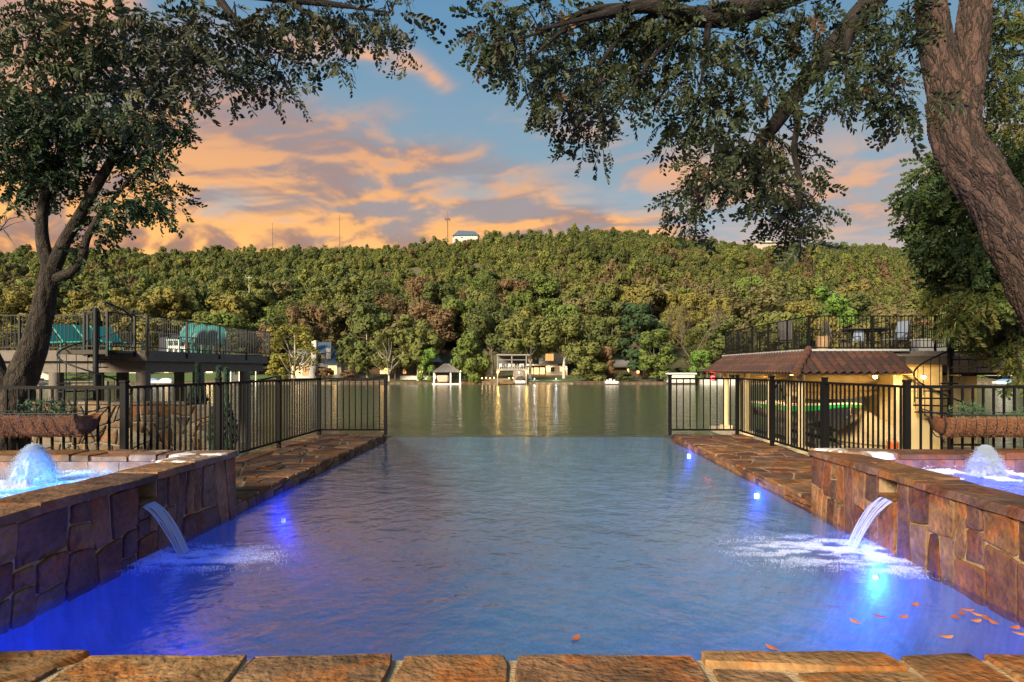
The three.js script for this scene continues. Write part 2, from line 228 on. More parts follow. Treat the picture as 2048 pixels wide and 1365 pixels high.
// ---------------------------------------------------------------- basin
const plaster = P(lin(0.11, 0.24, 0.36), { map: grainColor, bumpMap: again(grain, 2), bumpScale: 0.006, roughness: 0.9 });
const basinTile = P(lin(0.045, 0.065, 0.11), { map: again(stoneMap, 1.5), bumpMap: again(grain, 2), bumpScale: 0.006, roughness: 0.8 });
{
  const basin = structure(part('pool_basin', scene), 'dark plaster pool basin under the water', 'pool');
  { // one coved bowl
    const nx = 60, nd = 90, pos = [], uv = [], idx = [], d0 = 2.95, d1 = EDGE_D, cove = (t, r) => 1 - Math.sqrt(Math.max(0, 1 - (1 - Math.min(t / r, 1)) ** 2));
    for (let i = 0; i <= nd; i++) for (let j = 0; j <= nx; j++) { const u = 0.5 - 0.5 * Math.cos(PI * j / nx), v = 0.5 - 0.5 * Math.cos(PI * i / nd), x = lerp(LX, RX, u), d = lerp(d0, d1, v), e = Math.max(cove(x - LX, 1.3), cove(RX - x, 1.3), cove(d1 - d, 3.0), cove(d - d0, 0.5)); pos.push(x, -1.3 + 1.26 * e, -d); uv.push(x, d); }
    for (let i = 0; i < nd; i++) for (let j = 0; j < nx; j++) { const a = i * (nx + 1) + j, b = a + nx + 1; idx.push(a, a + 1, b, a + 1, b + 1, b); }
    const g = new THREE.BufferGeometry(); g.setAttribute('position', new THREE.Float32BufferAttribute(pos, 3)); g.setAttribute('uv', new THREE.Float32BufferAttribute(uv, 2)); g.setIndex(idx); g.computeVertexNormals(); add(g, plaster, 'pool_floor', basin);
  }
  add(meterUV(span(LX - 0.25, LX, -1.3, -0.02, -WALK_D, -2.6)), basinTile, 'basin_wall', basin);
  add(meterUV(span(RX, RX + 0.25, -1.3, -0.02, -WALK_D, -2.6)), basinTile, 'basin_wall', basin);
  add(meterUV(span(LX, RX, -1.3, -0.02, -3.2, -2.95)), basinTile, 'basin_wall', basin);
  add(meterUV(span(LX - 0.25, RX + 0.25, -1.6, -0.035, -EDGE_D - 0.28, -EDGE_D)), basinTile, 'weir_wall', basin);
  add(meterUV(span(LX - 0.25, LX, -1.6, -0.03, -EDGE_D, -WALK_D - 0.02)), basinTile, 'weir_wall', basin);
  add(meterUV(span(RX, RX + 0.25, -1.6, -0.03, -EDGE_D, -WALK_D - 0.02)), basinTile, 'weir_wall', basin);
}
const sheet = (x0, x1, z0, z1, y, s) => { const g = new THREE.PlaneGeometry(x1 - x0, Math.abs(z1 - z0), 1, 1).rotateX(-PI / 2).translate((x0 + x1) / 2, y, (z0 + z1) / 2), p = g.attributes.position, uv = g.attributes.uv; for (let i = 0; i < p.count; i++) uv.setXY(i, p.getX(i) * s, p.getZ(i) * s); return g; };
const poolWaterMat = P(lin(0.80, 0.88, 0.95), { transmission: 1, thickness: 0, ior: 2.5, roughness: 0.15, bumpMap: again(rippleBump, 1 / 3.6), bumpScale: 0.019 });
structure(add(sheet(LX - 0.02, RX + 0.02, -EDGE_D - 0.02, -2.98, 0, 1), poolWaterMat, 'pool_water', scene), 'rippled pool water running to the vanishing edge', 'water');

// ---------------------------------------------------------------- patio coping in front
{
  const patio = structure(part('patio', scene), 'tan flagstone patio edge in front of the pool', 'patio');
  add(meterUV(span(-9, 9, -0.5, 0.084, 8, -3.03)), P(lin(0.50, 0.35, 0.19), { map: grainColor, bumpMap: again(grain, 3), bumpScale: 0.01, roughness: 0.95 }), 'mortar_bed', patio);
  const basis = (x, y, z) => V3(x, 0.045 + z, -y), tan = [stone(0.46, 0.265, 0.115), stone(0.40, 0.215, 0.095), stone(0.36, 0.195, 0.10), stone(0.43, 0.25, 0.13)];
  const X = (px) => (px - AXIS_X) * 3.05 / FOCAL, F = 3.07, B = 2.72;
  // the edge stones as they lie in the photograph, then a random paving behind
  const row = [[-520, -200], [-200, 170, 150], [175, 500], [508, 790], [806, 1018], [1034, 1390], [1398, 1790, 1], [1800, 1950], [1965, 2300]];
  const pieces = row.map(([a, b, k]) => k === 1 ? [[X(a), 2.945], [X(b), 2.90], [X(b - 20), F], [X(a), F]] : k === 150 ? [[X(a), B], [X(60), B], [X(b), 2.99], [X(b + 15), F], [X(a), F]] : [[X(a) - 0.01, B + 0.02], [X(b) + 0.01, B], [X(b), F], [X(a), F]]);
  pieces.push([[X(70), B], [X(150), B], [X(155), 2.96]], [[X(1405), B], [X(1560), B], [X(1540), 2.90], [X(1405), 2.93]], [[X(1570), B], [X(1800), B], [X(1780), 2.88], [X(1560), 2.895]]);
  lay(null, { pieces, seed: 11, gap: 0.008, t: 0.062, bevel: 0.005, mats: tan, basis, name: 'coping_stone', step: 0.1, amp: 0.016 }, patio);
  lay(rect(-5.5, 5.5, -1.0, 2.71), { size: 0.28, wild: 0.4, seed: 12, gap: 0.014, t: 0.055, mats: tan, basis, name: 'flagstone' }, patio);
}

// ---------------------------------------------------------------- walkways beside the pool
for (const s of [-1, 1]) {
  const xi = s < 0 ? LX : RX, xo = s < 0 ? -4.62 : 4.42, x0 = Math.min(xi, xo), x1 = Math.max(xi, xo);
  const walk = structure(part(s < 0 ? 'walkway_left' : 'walkway_right', scene), s < 0 ? 'brown flagstone walkway along the left side of the pool' : 'brown flagstone walkway along the right side of the pool', 'walkway');
  add(meterUV(span(x0 + 0.02, x1 - 0.02, -1.7, WALK - 0.014, -WALK_D + 0.02, -SPA_D + 0.02)), mortar, 'mortar_bed', walk);
  lay(rect(x0, x1, SPA_D - 0.01, WALK_D), { size: 0.17, wild: 0.42, stretch: 1.0, seed: 21 + s, gap: 0.011, t: 0.05, bevel: 0.010, mats: flagMats, name: 'flagstone', basis: (x, y, z) => V3(x, WALK - 0.05 + z, -y) }, walk);
  const face = s < 0 ? (x, y, z) => V3(xi - 0.03 + z, y, -x) : (x, y, z) => V3(xi + 0.03 - z, y, -x);   // ledge stones under the edge
  lay(rect(SPA_D, WALK_D, -0.03, WALK - 0.03), { size: 0.028, wild: 0.16, stretch: 3.6, seed: 31 + s, gap: 0.007, t: 0.042, bevel: 0.008, mats: flagMats, name: 'edge_stone', basis: face, step: 0.1, amp: 0.010 }, walk);
  lay(rect(x0, x1, -0.03, WALK - 0.045), { size: 0.03, wild: 0.16, stretch: 3, seed: 35 + s, gap: 0.007, t: 0.03, bevel: 0.008, mats: wallMats, name: 'edge_stone', basis: (x, y, z) => V3(x, y, -WALK_D + 0.02 - z) }, walk);
}

// ---------------------------------------------------------------- raised spas with stone walls
const spaTile = [P(lin(0.36, 0.21, 0.16), { map: again(stoneMap, 2), roughness: 0.35 }), P(lin(0.32, 0.19, 0.15), { map: again(stoneMap, 2), roughness: 0.35 })];
const spaPlaster = P(lin(0.12, 0.20, 0.30), { map: grainColor, roughness: 0.85 });
const spaWaterMat = P(lin(0.9, 0.95, 1.0), { transmission: 1, thickness: 0, ior: 1.4, roughness: 0.10, bumpMap: again(rippleBump, 1 / 1.1), bumpScale: 0.04 });
for (const s of [-1, 1]) {
  const xi = s < 0 ? LX : RX, S = (a) => xi + s * a, D = SPA_D + (s < 0 ? 0 : 0.12), spoutD = s < 0 ? 5.02 : 5.2, W = 3.4, near = 1.9, cw = 0.37;
  const spa = thing('raised_spa', s < 0 ? 'raised stone spa with bright cyan water, left of the pool' : 'raised stone spa with violet blue water, right of the pool', 'spa', V3(0, 0, 0), 0);
  const sp = (a0, a1, y0, y1, d0, d1) => meterUV(span(Math.min(S(a0), S(a1)), Math.max(S(a0), S(a1)), y0, y1, -d0, -d1));
  // core of the pool-side wall, with the notch of the spout left open
  const wall = part('wall', spa), n0 = spoutD - 0.13, n1 = spoutD + 0.13, ny = 0.42;
  add(merge([sp(0.008, 0.33, -0.4, ny, near, D), sp(0.008, 0.33, ny, SPA - 0.055, near, n0), sp(0.008, 0.33, ny, SPA - 0.055, n1, D)]), mortar, 'mortar', wall);
  add(sp(0.33, W, -0.7, SPA - 0.055, D - 0.33, D - 0.035), mortar, 'mortar', wall);
  const face = s < 0 ? (x, y, z) => V3(xi - 0.04 + z, y, -x) : (x, y, z) => V3(xi + 0.04 - z, y, -x);
  const tops = (d0, d1) => [[d0, -0.06], [d1, -0.06], [d1, SPA - 0.06], [d0, SPA - 0.06]];
  const opt = { size: 0.075, wild: 0.16, stretch: s < 0 ? 1.15 : 0.62, gap: 0.007, t: 0.050, bevel: 0.005, mats: wallMats, name: 'stone', basis: face, step: 0.10, amp: 0.018 };
  lay(tops(near, n0 - 0.005), { ...opt, seed: 41 + s }, wall); lay(tops(n1 + 0.005, D), { ...opt, seed: 44 + s, stretch: 0.55 }, wall);
  lay([[n0, -0.06], [n1, -0.06], [n1, ny], [n0, ny]], { ...opt, seed: 47 + s, size: 0.07, stretch: 0.7 }, wall);
  const back = (x, y, z) => V3(S(x), y, -D + 0.04 - z);          // end wall towards the walkway and the lake
  lay(rect(0.02, W, -0.06, SPA - 0.06), { ...opt, seed: 51 + s, stretch: 0.8, size: 0.09, basis: s < 0 ? (x, y, z) => back(x, y, z) : back }, wall);
  // spout lip, a flat stone the water runs over
  add(rbox(0.30, 0.03, 0.25, 0.01, S(0.13), ny + 0.012, -spoutD), wallMats[2], 'spout_lip', wall);
  // coping
  const cop = part('coping', spa); add(merge([sp(-0.015, cw - 0.02, SPA - 0.058, SPA - 0.013, near, D), sp(cw - 0.02, W, SPA - 0.058, SPA - 0.013, D - cw + 0.02, D + 0.01)]), wallMats[0], 'mortar_bed', cop); const flat = (x, y, z) => V3(S(x), SPA - 0.06 + z, -y);
  const stained = (cx, cy, r) => (cy > D - 0.85 && cx < 0.95 && r() < 0.7) ? stainStone : flagMats[Math.floor(r() * flagMats.length)];
  lay([[-0.035, near], [cw, near], [cw, D - cw], [-0.035, D + 0.03]], { size: 0.20, wild: 0.2, seed: 61 + s, gap: 0.004, t: 0.062, bevel: 0.007, mats: stained, name: 'coping_stone', basis: flat, step: 0.09, amp: 0.022 }, cop);
  lay([[-0.03, D + 0.03], [cw, D - cw], [W, D - cw], [W, D + 0.03]], { size: 0.22, wild: 0.2, seed: 64 + s, gap: 0.004, t: 0.062, bevel: 0.007, mats: stained, name: 'coping_stone', basis: flat, step: 0.09, amp: 0.02 }, cop);
  // inside: tile band on the far and pool sides, plaster bowl
  const bowl = part('bowl', spa);
  add(merge([sp(0.30, 0.345, -0.4, SPA - 0.055, near, D - 0.34), sp(0.34, W, -0.4, SPA - 0.055, D - 0.345, D - 0.30), sp(0.3, W, -0.45, -0.4, near, D - 0.3)].map((g) => g)), spaPlaster, 'plaster', bowl);
  for (let i = 0; i < 10; i++) { const a = 0.36 + i * 0.305; add(sp(a + 0.003, a + 0.302, SPA - 0.235, SPA - 0.065, D - 0.362, D - 0.345), spaTile[i % 2], 'tile', bowl); }
  for (let i = 0; i < 14; i++) { const d = near + i * 0.3; if (d + 0.3 > D - 0.36 || (d + 0.3 > n0 && d < n1)) continue; add(sp(0.345, 0.362, SPA - 0.235, SPA - 0.065, d + 0.003, d + 0.297), spaTile[(i + 1) % 2], 'tile', bowl); }
  structure(add(sheet(Math.min(S(0.34), S(W)), Math.max(S(0.34), S(W)), -(D - 0.345), -near, SPA_WATER, 1), spaWaterMat, 'spa_water', scene), s < 0 ? 'churning cyan water in the left spa' : 'violet blue water in the right spa', 'water');
}

// ---------------------------------------------------------------- water jets, spouts and foam
const spray = P(lin(0.62, 0.70, 0.80), { transmission: 0.72, thickness: 0, roughness: 0.75 });
const foamMat = P(lin(0.70, 0.76, 0.86), { transmission: 0.35, thickness: 0, roughness: 0.8 });
const drop = new THREE.IcosahedronGeometry(1, 0);
function scatter(name, geo, mat, list, parent, colors) {         // uncountable droplets, bubbles, leaves
  const m = new THREE.InstancedMesh(geo, mat, list.length), c = new THREE.Color(); m.name = parent === scene ? numbered(name) : name; list.forEach((t, i) => { m.setMatrixAt(i, t); if (colors) m.setColorAt(i, c.setRGB(...colors[i])); }); m.castShadow = m.receiveShadow = true; m.userData.kind = 'stuff'; parent.add(m); return m;
}
const mat4 = (p, r, s) => new THREE.Matrix4().compose(p, r instanceof THREE.Quaternion ? r : new THREE.Quaternion().setFromEuler(r ?? new THREE.Euler()), typeof s === 'number' ? V3(s, s, s) : s);
function bubbler(px, py, label, seed, size) {                    // a domed jet breaking through the spa water
  const d = (EYE - SPA_WATER) * FOCAL / (py - AXIS_Y), c = at(px, py, d), rnd = rng(seed), jet = thing('water_jet', label, 'water jet', V3(c.x, SPA_WATER, c.z));
  const core = [], N = 90;
  const rings = 40, pos = [], idx = [];
  for (let i = 0; i <= rings; i++) for (let j = 0; j <= N; j++) { const t = i / rings, a = j / N * TAU, h = size * (1 - t ** 1.6), r = size * (0.06 + 0.55 * t ** 0.75) * (1 + 0.5 * (fbm(Math.cos(a) * 5 + 7, Math.sin(a) * 5 + t * 4, 4, seed) - 0.5) * (0.5 + t)); pos.push(Math.cos(a) * r, h * (1 + 0.12 * (vnoise(a * 3, t * 5, seed) - 0.5)), Math.sin(a) * r); }
  for (let i = 0; i < rings; i++) for (let j = 0; j < N; j++) { const a = i * (N + 1) + j, b = a + N + 1; if (vnoise(j * 0.42, i * 0.5, seed + 4, 0) > 0.52) continue; idx.push(a, a + 1, b, a + 1, b + 1, b); }
  const g = new THREE.BufferGeometry(); g.setAttribute('position', new THREE.Float32BufferAttribute(pos, 3)); g.setIndex(idx); g.computeVertexNormals(); add(g, spray, 'dome', jet);
  for (let i = 0; i < 16000; i++) { const t = rnd(), a = rnd() * TAU, k = 0.55 + rnd() * 0.6 + rnd() ** 4 * 0.4, h = size * (1 - t ** 1.6) * (0.9 + rnd() * 0.3), r = size * (0.05 + 0.55 * t ** 0.75) * k; core.push(mat4(V3(Math.cos(a) * r, h, Math.sin(a) * r), null, 0.0012 + rnd() * 0.0022)); }
  scatter('droplets', drop, spray, core, jet);
  const foam = [];
  for (let i = 0; i < 14000; i++) { const a = rnd() * TAU, r = size * (0.5 + 2.3 * Math.abs(rnd() + rnd() - 1)), x = Math.cos(a) * r, z = Math.sin(a) * r * 0.9; if (fbm(x * 5 + seed, z * 5, 3, seed) < 0.34 + 0.11 * r / size) continue; foam.push(mat4(V3(x, 0.002 + rnd() * 0.01, z), null, V3(0.003 + rnd() * 0.007, 0.003, 0.003 + rnd() * 0.007))); }
  scatter('foam', drop, foamMat, foam, jet);
}
bubbler(66, 968, 'tall white water jet bubbling in the left spa', 5, 0.285);
bubbler(1972, 952, 'bluish water jet bubbling in the right spa', 6, 0.235);
function fall(s, spoutD, label, seed) {                          // an arc of falling water made of ribs
  const xi = s < 0 ? LX : RX, rnd = rng(seed), f = thing('waterfall_spout', label, 'waterfall', V3(xi, 0, -spoutD)), throwX = 0.30, y0 = 0.445, path = (t, w) => V3(-s * (-0.06 + (throwX + 0.06) * t), y0 - 0.445 * t ** 1.9, w);
  const nu = 90, nv = 26, pos = [], uv = [], idx = [];
  for (let i = 0; i <= nv; i++) for (let j = 0; j <= nu; j++) { const t = i / nv, q = j / nu * 2 - 1, w = q * (0.105 - 0.030 * t) * (1 + 0.05 * Math.sin(t * 7 + q * 3)), p = path(t * 0.985, w), rib = 0.008 * (fbm(q * 20 + 40, t * 1.2, 3, seed) - 0.5) * 2; p.x += -s * rib; p.y += rib * 0.6 - 0.02 * (q * q) * (1 - t); pos.push(p.x, p.y, p.z); uv.push(q, t); }
  for (let i = 0; i < nv; i++) for (let j = 0; j < nu; j++) { const a = i * (nu + 1) + j, b = a + nu + 1; if (fbm((j / nu) * 30 + seed, (i / nv) * 0.9, 2, seed + 3) > 0.66 - 0.10 * i / nv) continue; idx.push(a, b, a + 1, a + 1, b, b + 1); }
  const g = new THREE.BufferGeometry(); g.setAttribute('position', new THREE.Float32BufferAttribute(pos, 3)); g.setAttribute('uv', new THREE.Float32BufferAttribute(uv, 2)); g.setIndex(idx); g.computeVertexNormals(); add(g, spray, 'water_sheet', f);
  const drops = [];
  for (let i = 0; i < 260; i++) { const t = 0.45 + 0.55 * rnd(), p = path(t, (rnd() * 2 - 1) * 0.095); drops.push(mat4(p.add(V3((rnd() - 0.5) * 0.05, (rnd() - 0.5) * 0.03, 0)), null, V3(0.0012, 0.002 + rnd() * 0.003, 0.0012))); }
  scatter('droplets', drop, spray, drops, f);
  const foam = [], spread = s < 0 ? 0.30 : 0.40;
  for (let i = 0; i < (s < 0 ? 26000 : 46000); i++) { const gx = (rnd() + rnd() + rnd() - 1.5) * 1.5, gz = (rnd() + rnd() + rnd() - 1.5) * 1.5, B2 = s > 0 && i % 9 === 0, x = B2 ? -0.24 + gx * 0.17 : -s * (throwX + 0.14) + gx * spread * 1.25, z = B2 ? 0.42 + gz * 0.2 : gz * spread * 0.7 + 0.06; if (s * x > -0.015) continue; const n = fbm(x * 5 + seed, z * 12, 4, seed); if (rnd() > sstep(0.34, 0.64, n) * 1.1) continue; const k = 0.5 + rnd(); foam.push(mat4(V3(x, 0.001 + rnd() * 0.006, z), null, V3(0.0024 * k, 0.001, 0.0016 * k))); }
  scatter('foam', drop, foamMat, foam, f);
}
fall(-1, 5.02, 'water spout pouring from the left stone wall', 71);
fall(1, 5.2, 'water spout pouring from the right stone wall', 72);

// ---------------------------------------------------------------- underwater lamps
const lampRing = M(lin(0.5, 0.5, 0.52), { metalness: 0.8, roughness: 0.3 });
function poolLamp(x, y, d, face, rgb, power, label, k = 6, r = 0.075) { // face: direction the lamp looks to
  const l = thing('underwater_lamp', label, 'pool light', V3(x, y, -d)), q = new THREE.Quaternion().setFromUnitVectors(V3(0, 1, 0), face), out = face.clone();
  add(new THREE.TorusGeometry(r, r * 0.18, 8, 24).rotateX(PI / 2).applyQuaternion(q).translate(out.x * 0.02, out.y * 0.02, out.z * 0.02), lampRing, 'rim', l);
  add(cyl(r, r * 0.9, 0.03, 0, 0, 0, 24).applyQuaternion(q), glow(0.45 + rgb[0], 0.55 + rgb[1] * 0.5, 1.0, k), 'lamp_lens', l);
  const p = new THREE.PointLight(lin(...rgb), power); p.name = 'lamp_light'; p.position.copy(out).multiplyScalar(0.13); p.castShadow = true; p.shadow.radius = 3; l.add(p);
}
const BLUE = [0.005, 0.03, 1.0], WHITEBLUE = [0.03, 0.11, 1.0], VIOLET = [0.12, 0.06, 1.0];
poolLamp(RX - 0.03, -0.27, 5.3, V3(-1, 0, 0), WHITEBLUE, 4, 'bright blue lamp under the right spout', 2, 0.022);
poolLamp(RX - 0.25, -0.75, 3.5, V3(-1, 0, 0), BLUE, 2.6, 'blue lamp low in the right pool wall', 3, 0.05);
poolLamp(LX + 0.25, -0.75, 3.5, V3(1, 0, 0), BLUE, 3.2, 'blue lamp low in the pool wall under the left spa', 3, 0.05);
poolLamp(LX + 0.5, -1.02, 4.9, V3(1, 0, 0), BLUE, 2.4, 'blue lamp under the left spout', 2, 0.045);
poolLamp(RX - 0.02, -0.16, 8.15, V3(-1, 0, 0), WHITEBLUE, 0.8, 'small underwater lamp by the near half of the right walkway', 20, 0.035);
poolLamp(RX - 0.02, -0.14, 11.7, V3(-1, 0, 0), WHITEBLUE, 0.8, 'small underwater lamp near the far end of the right walkway', 20, 0.04);
poolLamp(LX + 0.05, -0.35, 7.6, V3(1, 0, 0), BLUE, 0.9, 'faint underwater lamp beside the left walkway', 0.8, 0.03);
poolLamp(LX - 1.35, -0.36, 5.55, V3(0, 1, 0), [0.04, 0.40, 1.0], 8, 'bright cyan lamp in the floor of the left spa', 10, 0.1);
poolLamp(LX - 0.9, -0.36, 4.2, V3(0, 1, 0), [0.03, 0.32, 1.0], 6, 'second cyan lamp in the left spa near the spout', 10, 0.1);
poolLamp(RX + 1.5, -0.36, 5.5, V3(0, 1, 0), [0.05, 0.09, 1.0], 8, 'violet blue lamp in the floor of the right spa', 10, 0.1);

// ---------------------------------------------------------------- fallen leaves afloat
{
  const leaf = new THREE.SphereGeometry(1, 10, 4, 0, TAU, 0, PI / 2); { const p = leaf.attributes.position; for (let i = 0; i < p.count; i++) { const x = p.getX(i), z = p.getZ(i), r = Math.hypot(x, z); p.setXYZ(i, x * 0.042, 0.004 * (1 - r * r) + 0.008 * x * x, z * 0.026 * (1 - 0.5 * Math.abs(x))); } leaf.computeVertexNormals(); }
  const cols = [M(lin(0.45, 0.13, 0.05)), M(lin(0.5, 0.19, 0.06)), M(lin(0.32, 0.09, 0.04))], rnd = rng(81);
  [[1545, 1298], [1712, 1246], [1760, 1235], [1806, 1236], [1893, 1276], [1912, 1238], [1935, 1222], [1958, 1232], [1976, 1240], [1990, 1248], [1952, 1244], [1925, 1230], [2030, 1258], [2042, 1270], [1152, 1279], [1830, 1212]].forEach(([px, py], i) => {
    const d = EYE * FOCAL / (py - AXIS_Y), p = at(px, py, d), m = add(leaf, cols[i % 3], 'fallen_leaf', scene); m.position.set(p.x, 0.004, p.z); m.rotation.y = rnd() * TAU;
    tag(m, i === 0 ? 'pink brown leaf afloat by the front coping edge' : i === 14 ? 'lone pinkish leaf afloat near the pool centre' : i < 4 ? 'orange leaf drifting alone, ' + ['', 'nearest the right spout', 'middle one of three', 'right one of three'][i] + ' on the blue glow' : 'orange leaf in the drift against the right spa wall', 'leaf', 'fallen leaves afloat in the pool');
  });
}
// ================================================================ yards, fences and planters
const soil = P(lin(0.10, 0.075, 0.05), { map: again(grainColor, 0.5), bumpMap: grain, bumpScale: 0.03, roughness: 1 });
structure(add(meterUV(span(-26, -4.66, -2.2, -0.75, -15.2, 8)), soil, 'yard_left', scene), 'shaded ground behind the left fence', 'ground');
structure(add(meterUV(span(4.46, 20, -2.2, -0.95, -15.5, 8)), soil, 'yard_right', scene), 'shaded ground behind the right fence', 'ground');

const picketGeo = box(0.020, 1.09, 0.020, 0, 0.545, 0), postGeo = merge([box(0.062, 1.235, 0.062, 0, 0.6175, 0), rbox(0.078, 0.03, 0.078, 0.008, 0, 1.24, 0)]);
function fence(label, runs, baseY, posts) {                      // runs: [x0, d0, x1, d1] of pickets between rails
  const f = thing('metal_fence', label, 'fence', V3(runs[0][0], baseY, -runs[0][1])), ox = runs[0][0], oz = -runs[0][1];
  for (const [x0, d0, x1, d1, gap = 0.121] of runs) {
    const a = V3(x0 - ox, 0, -d0 - oz), b = V3(x1 - ox, 0, -d1 - oz), len = a.distanceTo(b), n = Math.round(len / gap);
    for (const y of [1.175, 0.11]) add(bar(a.clone().setY(y), b.clone().setY(y), 0.036, 0.030), ironBlack, 'rail', f);
    for (let i = 1; i < n; i++) { const p = a.clone().lerp(b, i / n), m = add(picketGeo, ironBlack, 'picket', f); m.position.set(p.x, 0.10, p.z); m.rotation.y = Math.atan2(b.x - a.x, b.z - a.z); }
  }
  for (const [x, d] of posts) { const m = add(postGeo, ironBlack, 'post', f); m.position.set(x - ox, 0, -d - oz); }
  return f;
}
const FL = -4.45, FR = 4.25;
fence('black picket fence along the left walkway, ending at the lake', [[FL, 6.8, FL, 8.84], [FL, 8.84, FL, 10.93], [FL, 10.93, FL, 13.0], [FL, 13.0, -3.07, 13.0, 0.125]], WALK, [[FL, 6.8], [FL, 8.84], [FL, 10.93], [FL, 13.0], [-3.07, 13.0]]);
fence('black picket fence behind the left spa', [[FL - 0.04, 6.8, -6.6, 6.8], [-6.6, 6.8, -8.8, 6.8]], WALK, [[-6.6, 6.8], [-8.8, 6.8]]);
fence('black picket fence along the right walkway, ending at the lake', [[FR, 7.1, FR, 9.1], [FR, 9.1, FR, 11.1], [FR, 11.1, FR, 13.0], [FR, 13.0, 2.85, 13.0, 0.14]], WALK, [[FR, 7.1], [FR, 9.1], [FR, 11.1], [FR, 13.0], [2.85, 13.0]]);
fence('black picket fence behind the right spa', [[FR + 0.04, 7.1, 6.3, 7.1], [6.3, 7.1, 8.5, 7.1]], WALK, [[6.3, 7.1], [8.5, 7.1]]);
// kerb footing under the two rear fences
for (const [x0, x1, d, label] of [[-8.9, -4.40, 6.8, 'low footing under the fence behind the left spa'], [4.20, 8.6, 7.1, 'low footing under the fence behind the right spa']]) structure(add(meterUV(span(x0, x1, -1.0, WALK, -d - 0.1, -d + 0.1)), mortar, 'fence_footing', scene), label, 'kerb');

// ---------------------------------------------------------------- coir window-box planters hung on the fence
const coirMap = texture(256, (u, v) => { const a = fbm(u * 30 + fbm(u * 6, v * 6, 2, 1, 6) * 4, v * 60, 3, 4, 30, 60), b = fbm(u * 5, v * 5, 4, 6, 5); return [0.35 + 0.6 * a * (0.6 + b * 0.7), 0.33 + 0.55 * a * (0.6 + b * 0.7), 0.3 + 0.5 * a * (0.6 + b * 0.7)]; }, true, 2);
const coir = P(lin(0.23, 0.098, 0.052), { map: coirMap, bumpMap: coirMap, bumpScale: 0.02, roughness: 1 });
const strandMat = M(lin(0.25, 0.12, 0.07), { roughness: 1 }), herb = P(lin(0.045, 0.09, 0.04), { roughness: 0.9, transmission: 0.2, thickness: 0 });
function planter(x0, x1, d, yTop, label, seed) {
  const len = x1 - x0, R = 0.185, p = thing('coir_planter', label, 'planter', V3((x0 + x1) / 2, yTop - R * 2, -d)), rnd = rng(seed), X = (t) => -len / 2 + t * len, cy = R * 1.9;
  const nu = 60, nv = 16, pos = [], uv = [], idx = [];
  for (let i = 0; i <= nu; i++) for (let j = 0; j <= nv; j++) { const t = i / nu, a = PI * (j / nv), e = Math.min(1, Math.sqrt(Math.max(0, 1 - (1 - Math.min(1, Math.min(t, 1 - t) * len / 0.17)) ** 2))), r = R * (0.25 + 0.75 * e) * (1 + 0.30 * (fbm(t * len * 5, j / nv * 4, 3, seed) - 0.5)); pos.push(X(t), cy - Math.sin(a) * r * 1.15 + (j === 0 || j === nv ? 0.07 * (fbm(t * len * 9, 3, 3, seed + 2) - 0.4) : 0), Math.cos(a) * r + 0.02); uv.push(t * len, j / nv * 0.6); }
  for (let i = 0; i < nu; i++) for (let j = 0; j < nv; j++) { const a = i * (nv + 1) + j, b = a + nv + 1; idx.push(a, b, a + 1, a + 1, b, b + 1); }
  const g = new THREE.BufferGeometry(); g.setAttribute('position', new THREE.Float32BufferAttribute(pos, 3)); g.setAttribute('uv', new THREE.Float32BufferAttribute(uv, 2)); g.setIndex(idx); g.computeVertexNormals(); add(g, coir, 'liner', p);
  add(box(len - 0.14, 0.03, R * 1.7, 0, cy - 0.05, 0.02), soil, 'soil', p);
  const straps = Math.round(len / 0.115);
  for (let i = 0; i <= straps; i++) { const t = (i + 0.5) / (straps + 1), pts = []; for (let j = 0; j <= 12; j++) { const a = PI * 0.02 + PI * 0.75 * j / 12; pts.push(V3(X(t) + (j / 12 - 0.4) * 0.07, cy - Math.sin(a) * R * 1.18, Math.cos(a) * (R + 0.012) + 0.02)); } pts.unshift(V3(X(t) - 0.04, yTop - p.position.y + 0.02, R + 0.03)); add(tube(pts, 0.0055, 6), ironGrey, 'strap', p); }
  const ry = yTop - p.position.y + 0.02;
  for (const z of [R + 0.03, -R + 0.03]) add(rod(V3(-len / 2, ry, z), V3(len / 2, ry, z), 0.006), ironGrey, 'rim_bar', p);
  for (const s of [-1, 1]) { add(tube(curve([V3(s * len / 2, ry + 0.05, -R), V3(s * (len / 2 - 0.02), ry - 0.1, 0), V3(s * (len / 2 - 0.06), ry - 0.2, 0.05), V3(s * (len / 2 - 0.14), ry - 0.32, 0.03)], 12), 0.007, 6), ironGrey, 'end_bracket', p); add(rod(V3(s * len / 2, ry + 0.05, -R), V3(s * len / 2, ry, R), 0.006), ironGrey, 'end_bracket', p); }
  const strands = [], leaves = [];
  for (let i = 0; i < 7000; i++) { const t = rnd(), a = PI * (0.0 + rnd() ** 1.6 * 0.5), r = R * 1.02; strands.push(mat4(V3(X(t * 0.94 + 0.03), cy - Math.sin(a) * r * 1.15 + 0.01, Math.cos(a) * r + 0.03), new THREE.Euler(rnd() * 6, rnd() * 6, rnd() * 6), V3(0.0011, 0.02 + rnd() * 0.05, 0.0011))); }
  scatter('coir_strands', box(1, 1, 1), strandMat, strands, p);
  for (let i = 0; i < 2600; i++) { const t = 0.1 + 0.8 * rnd(), h = rnd() * 0.22 * sstep(0.25, 0.6, fbm(t * len * 2.2, 3, 2, seed + 9)); leaves.push(mat4(V3(X(t), cy - 0.04 + h, (rnd() - 0.5) * R * 1.5), new THREE.Euler(rnd() * 6, rnd() * 6, rnd() * 6), V3(0.006, 0.022 + rnd() * 0.02, 0.002))); }
  scatter('herbs', new THREE.OctahedronGeometry(1, 0), herb, leaves, p);
}
planter(-7.4, -4.62, 6.62, 1.02, 'brown coir planter hung on the fence behind the left spa', 91);
planter(4.42, 7.2, 6.95, 0.98, 'brown coir planter hung on the fence behind the right spa', 92);

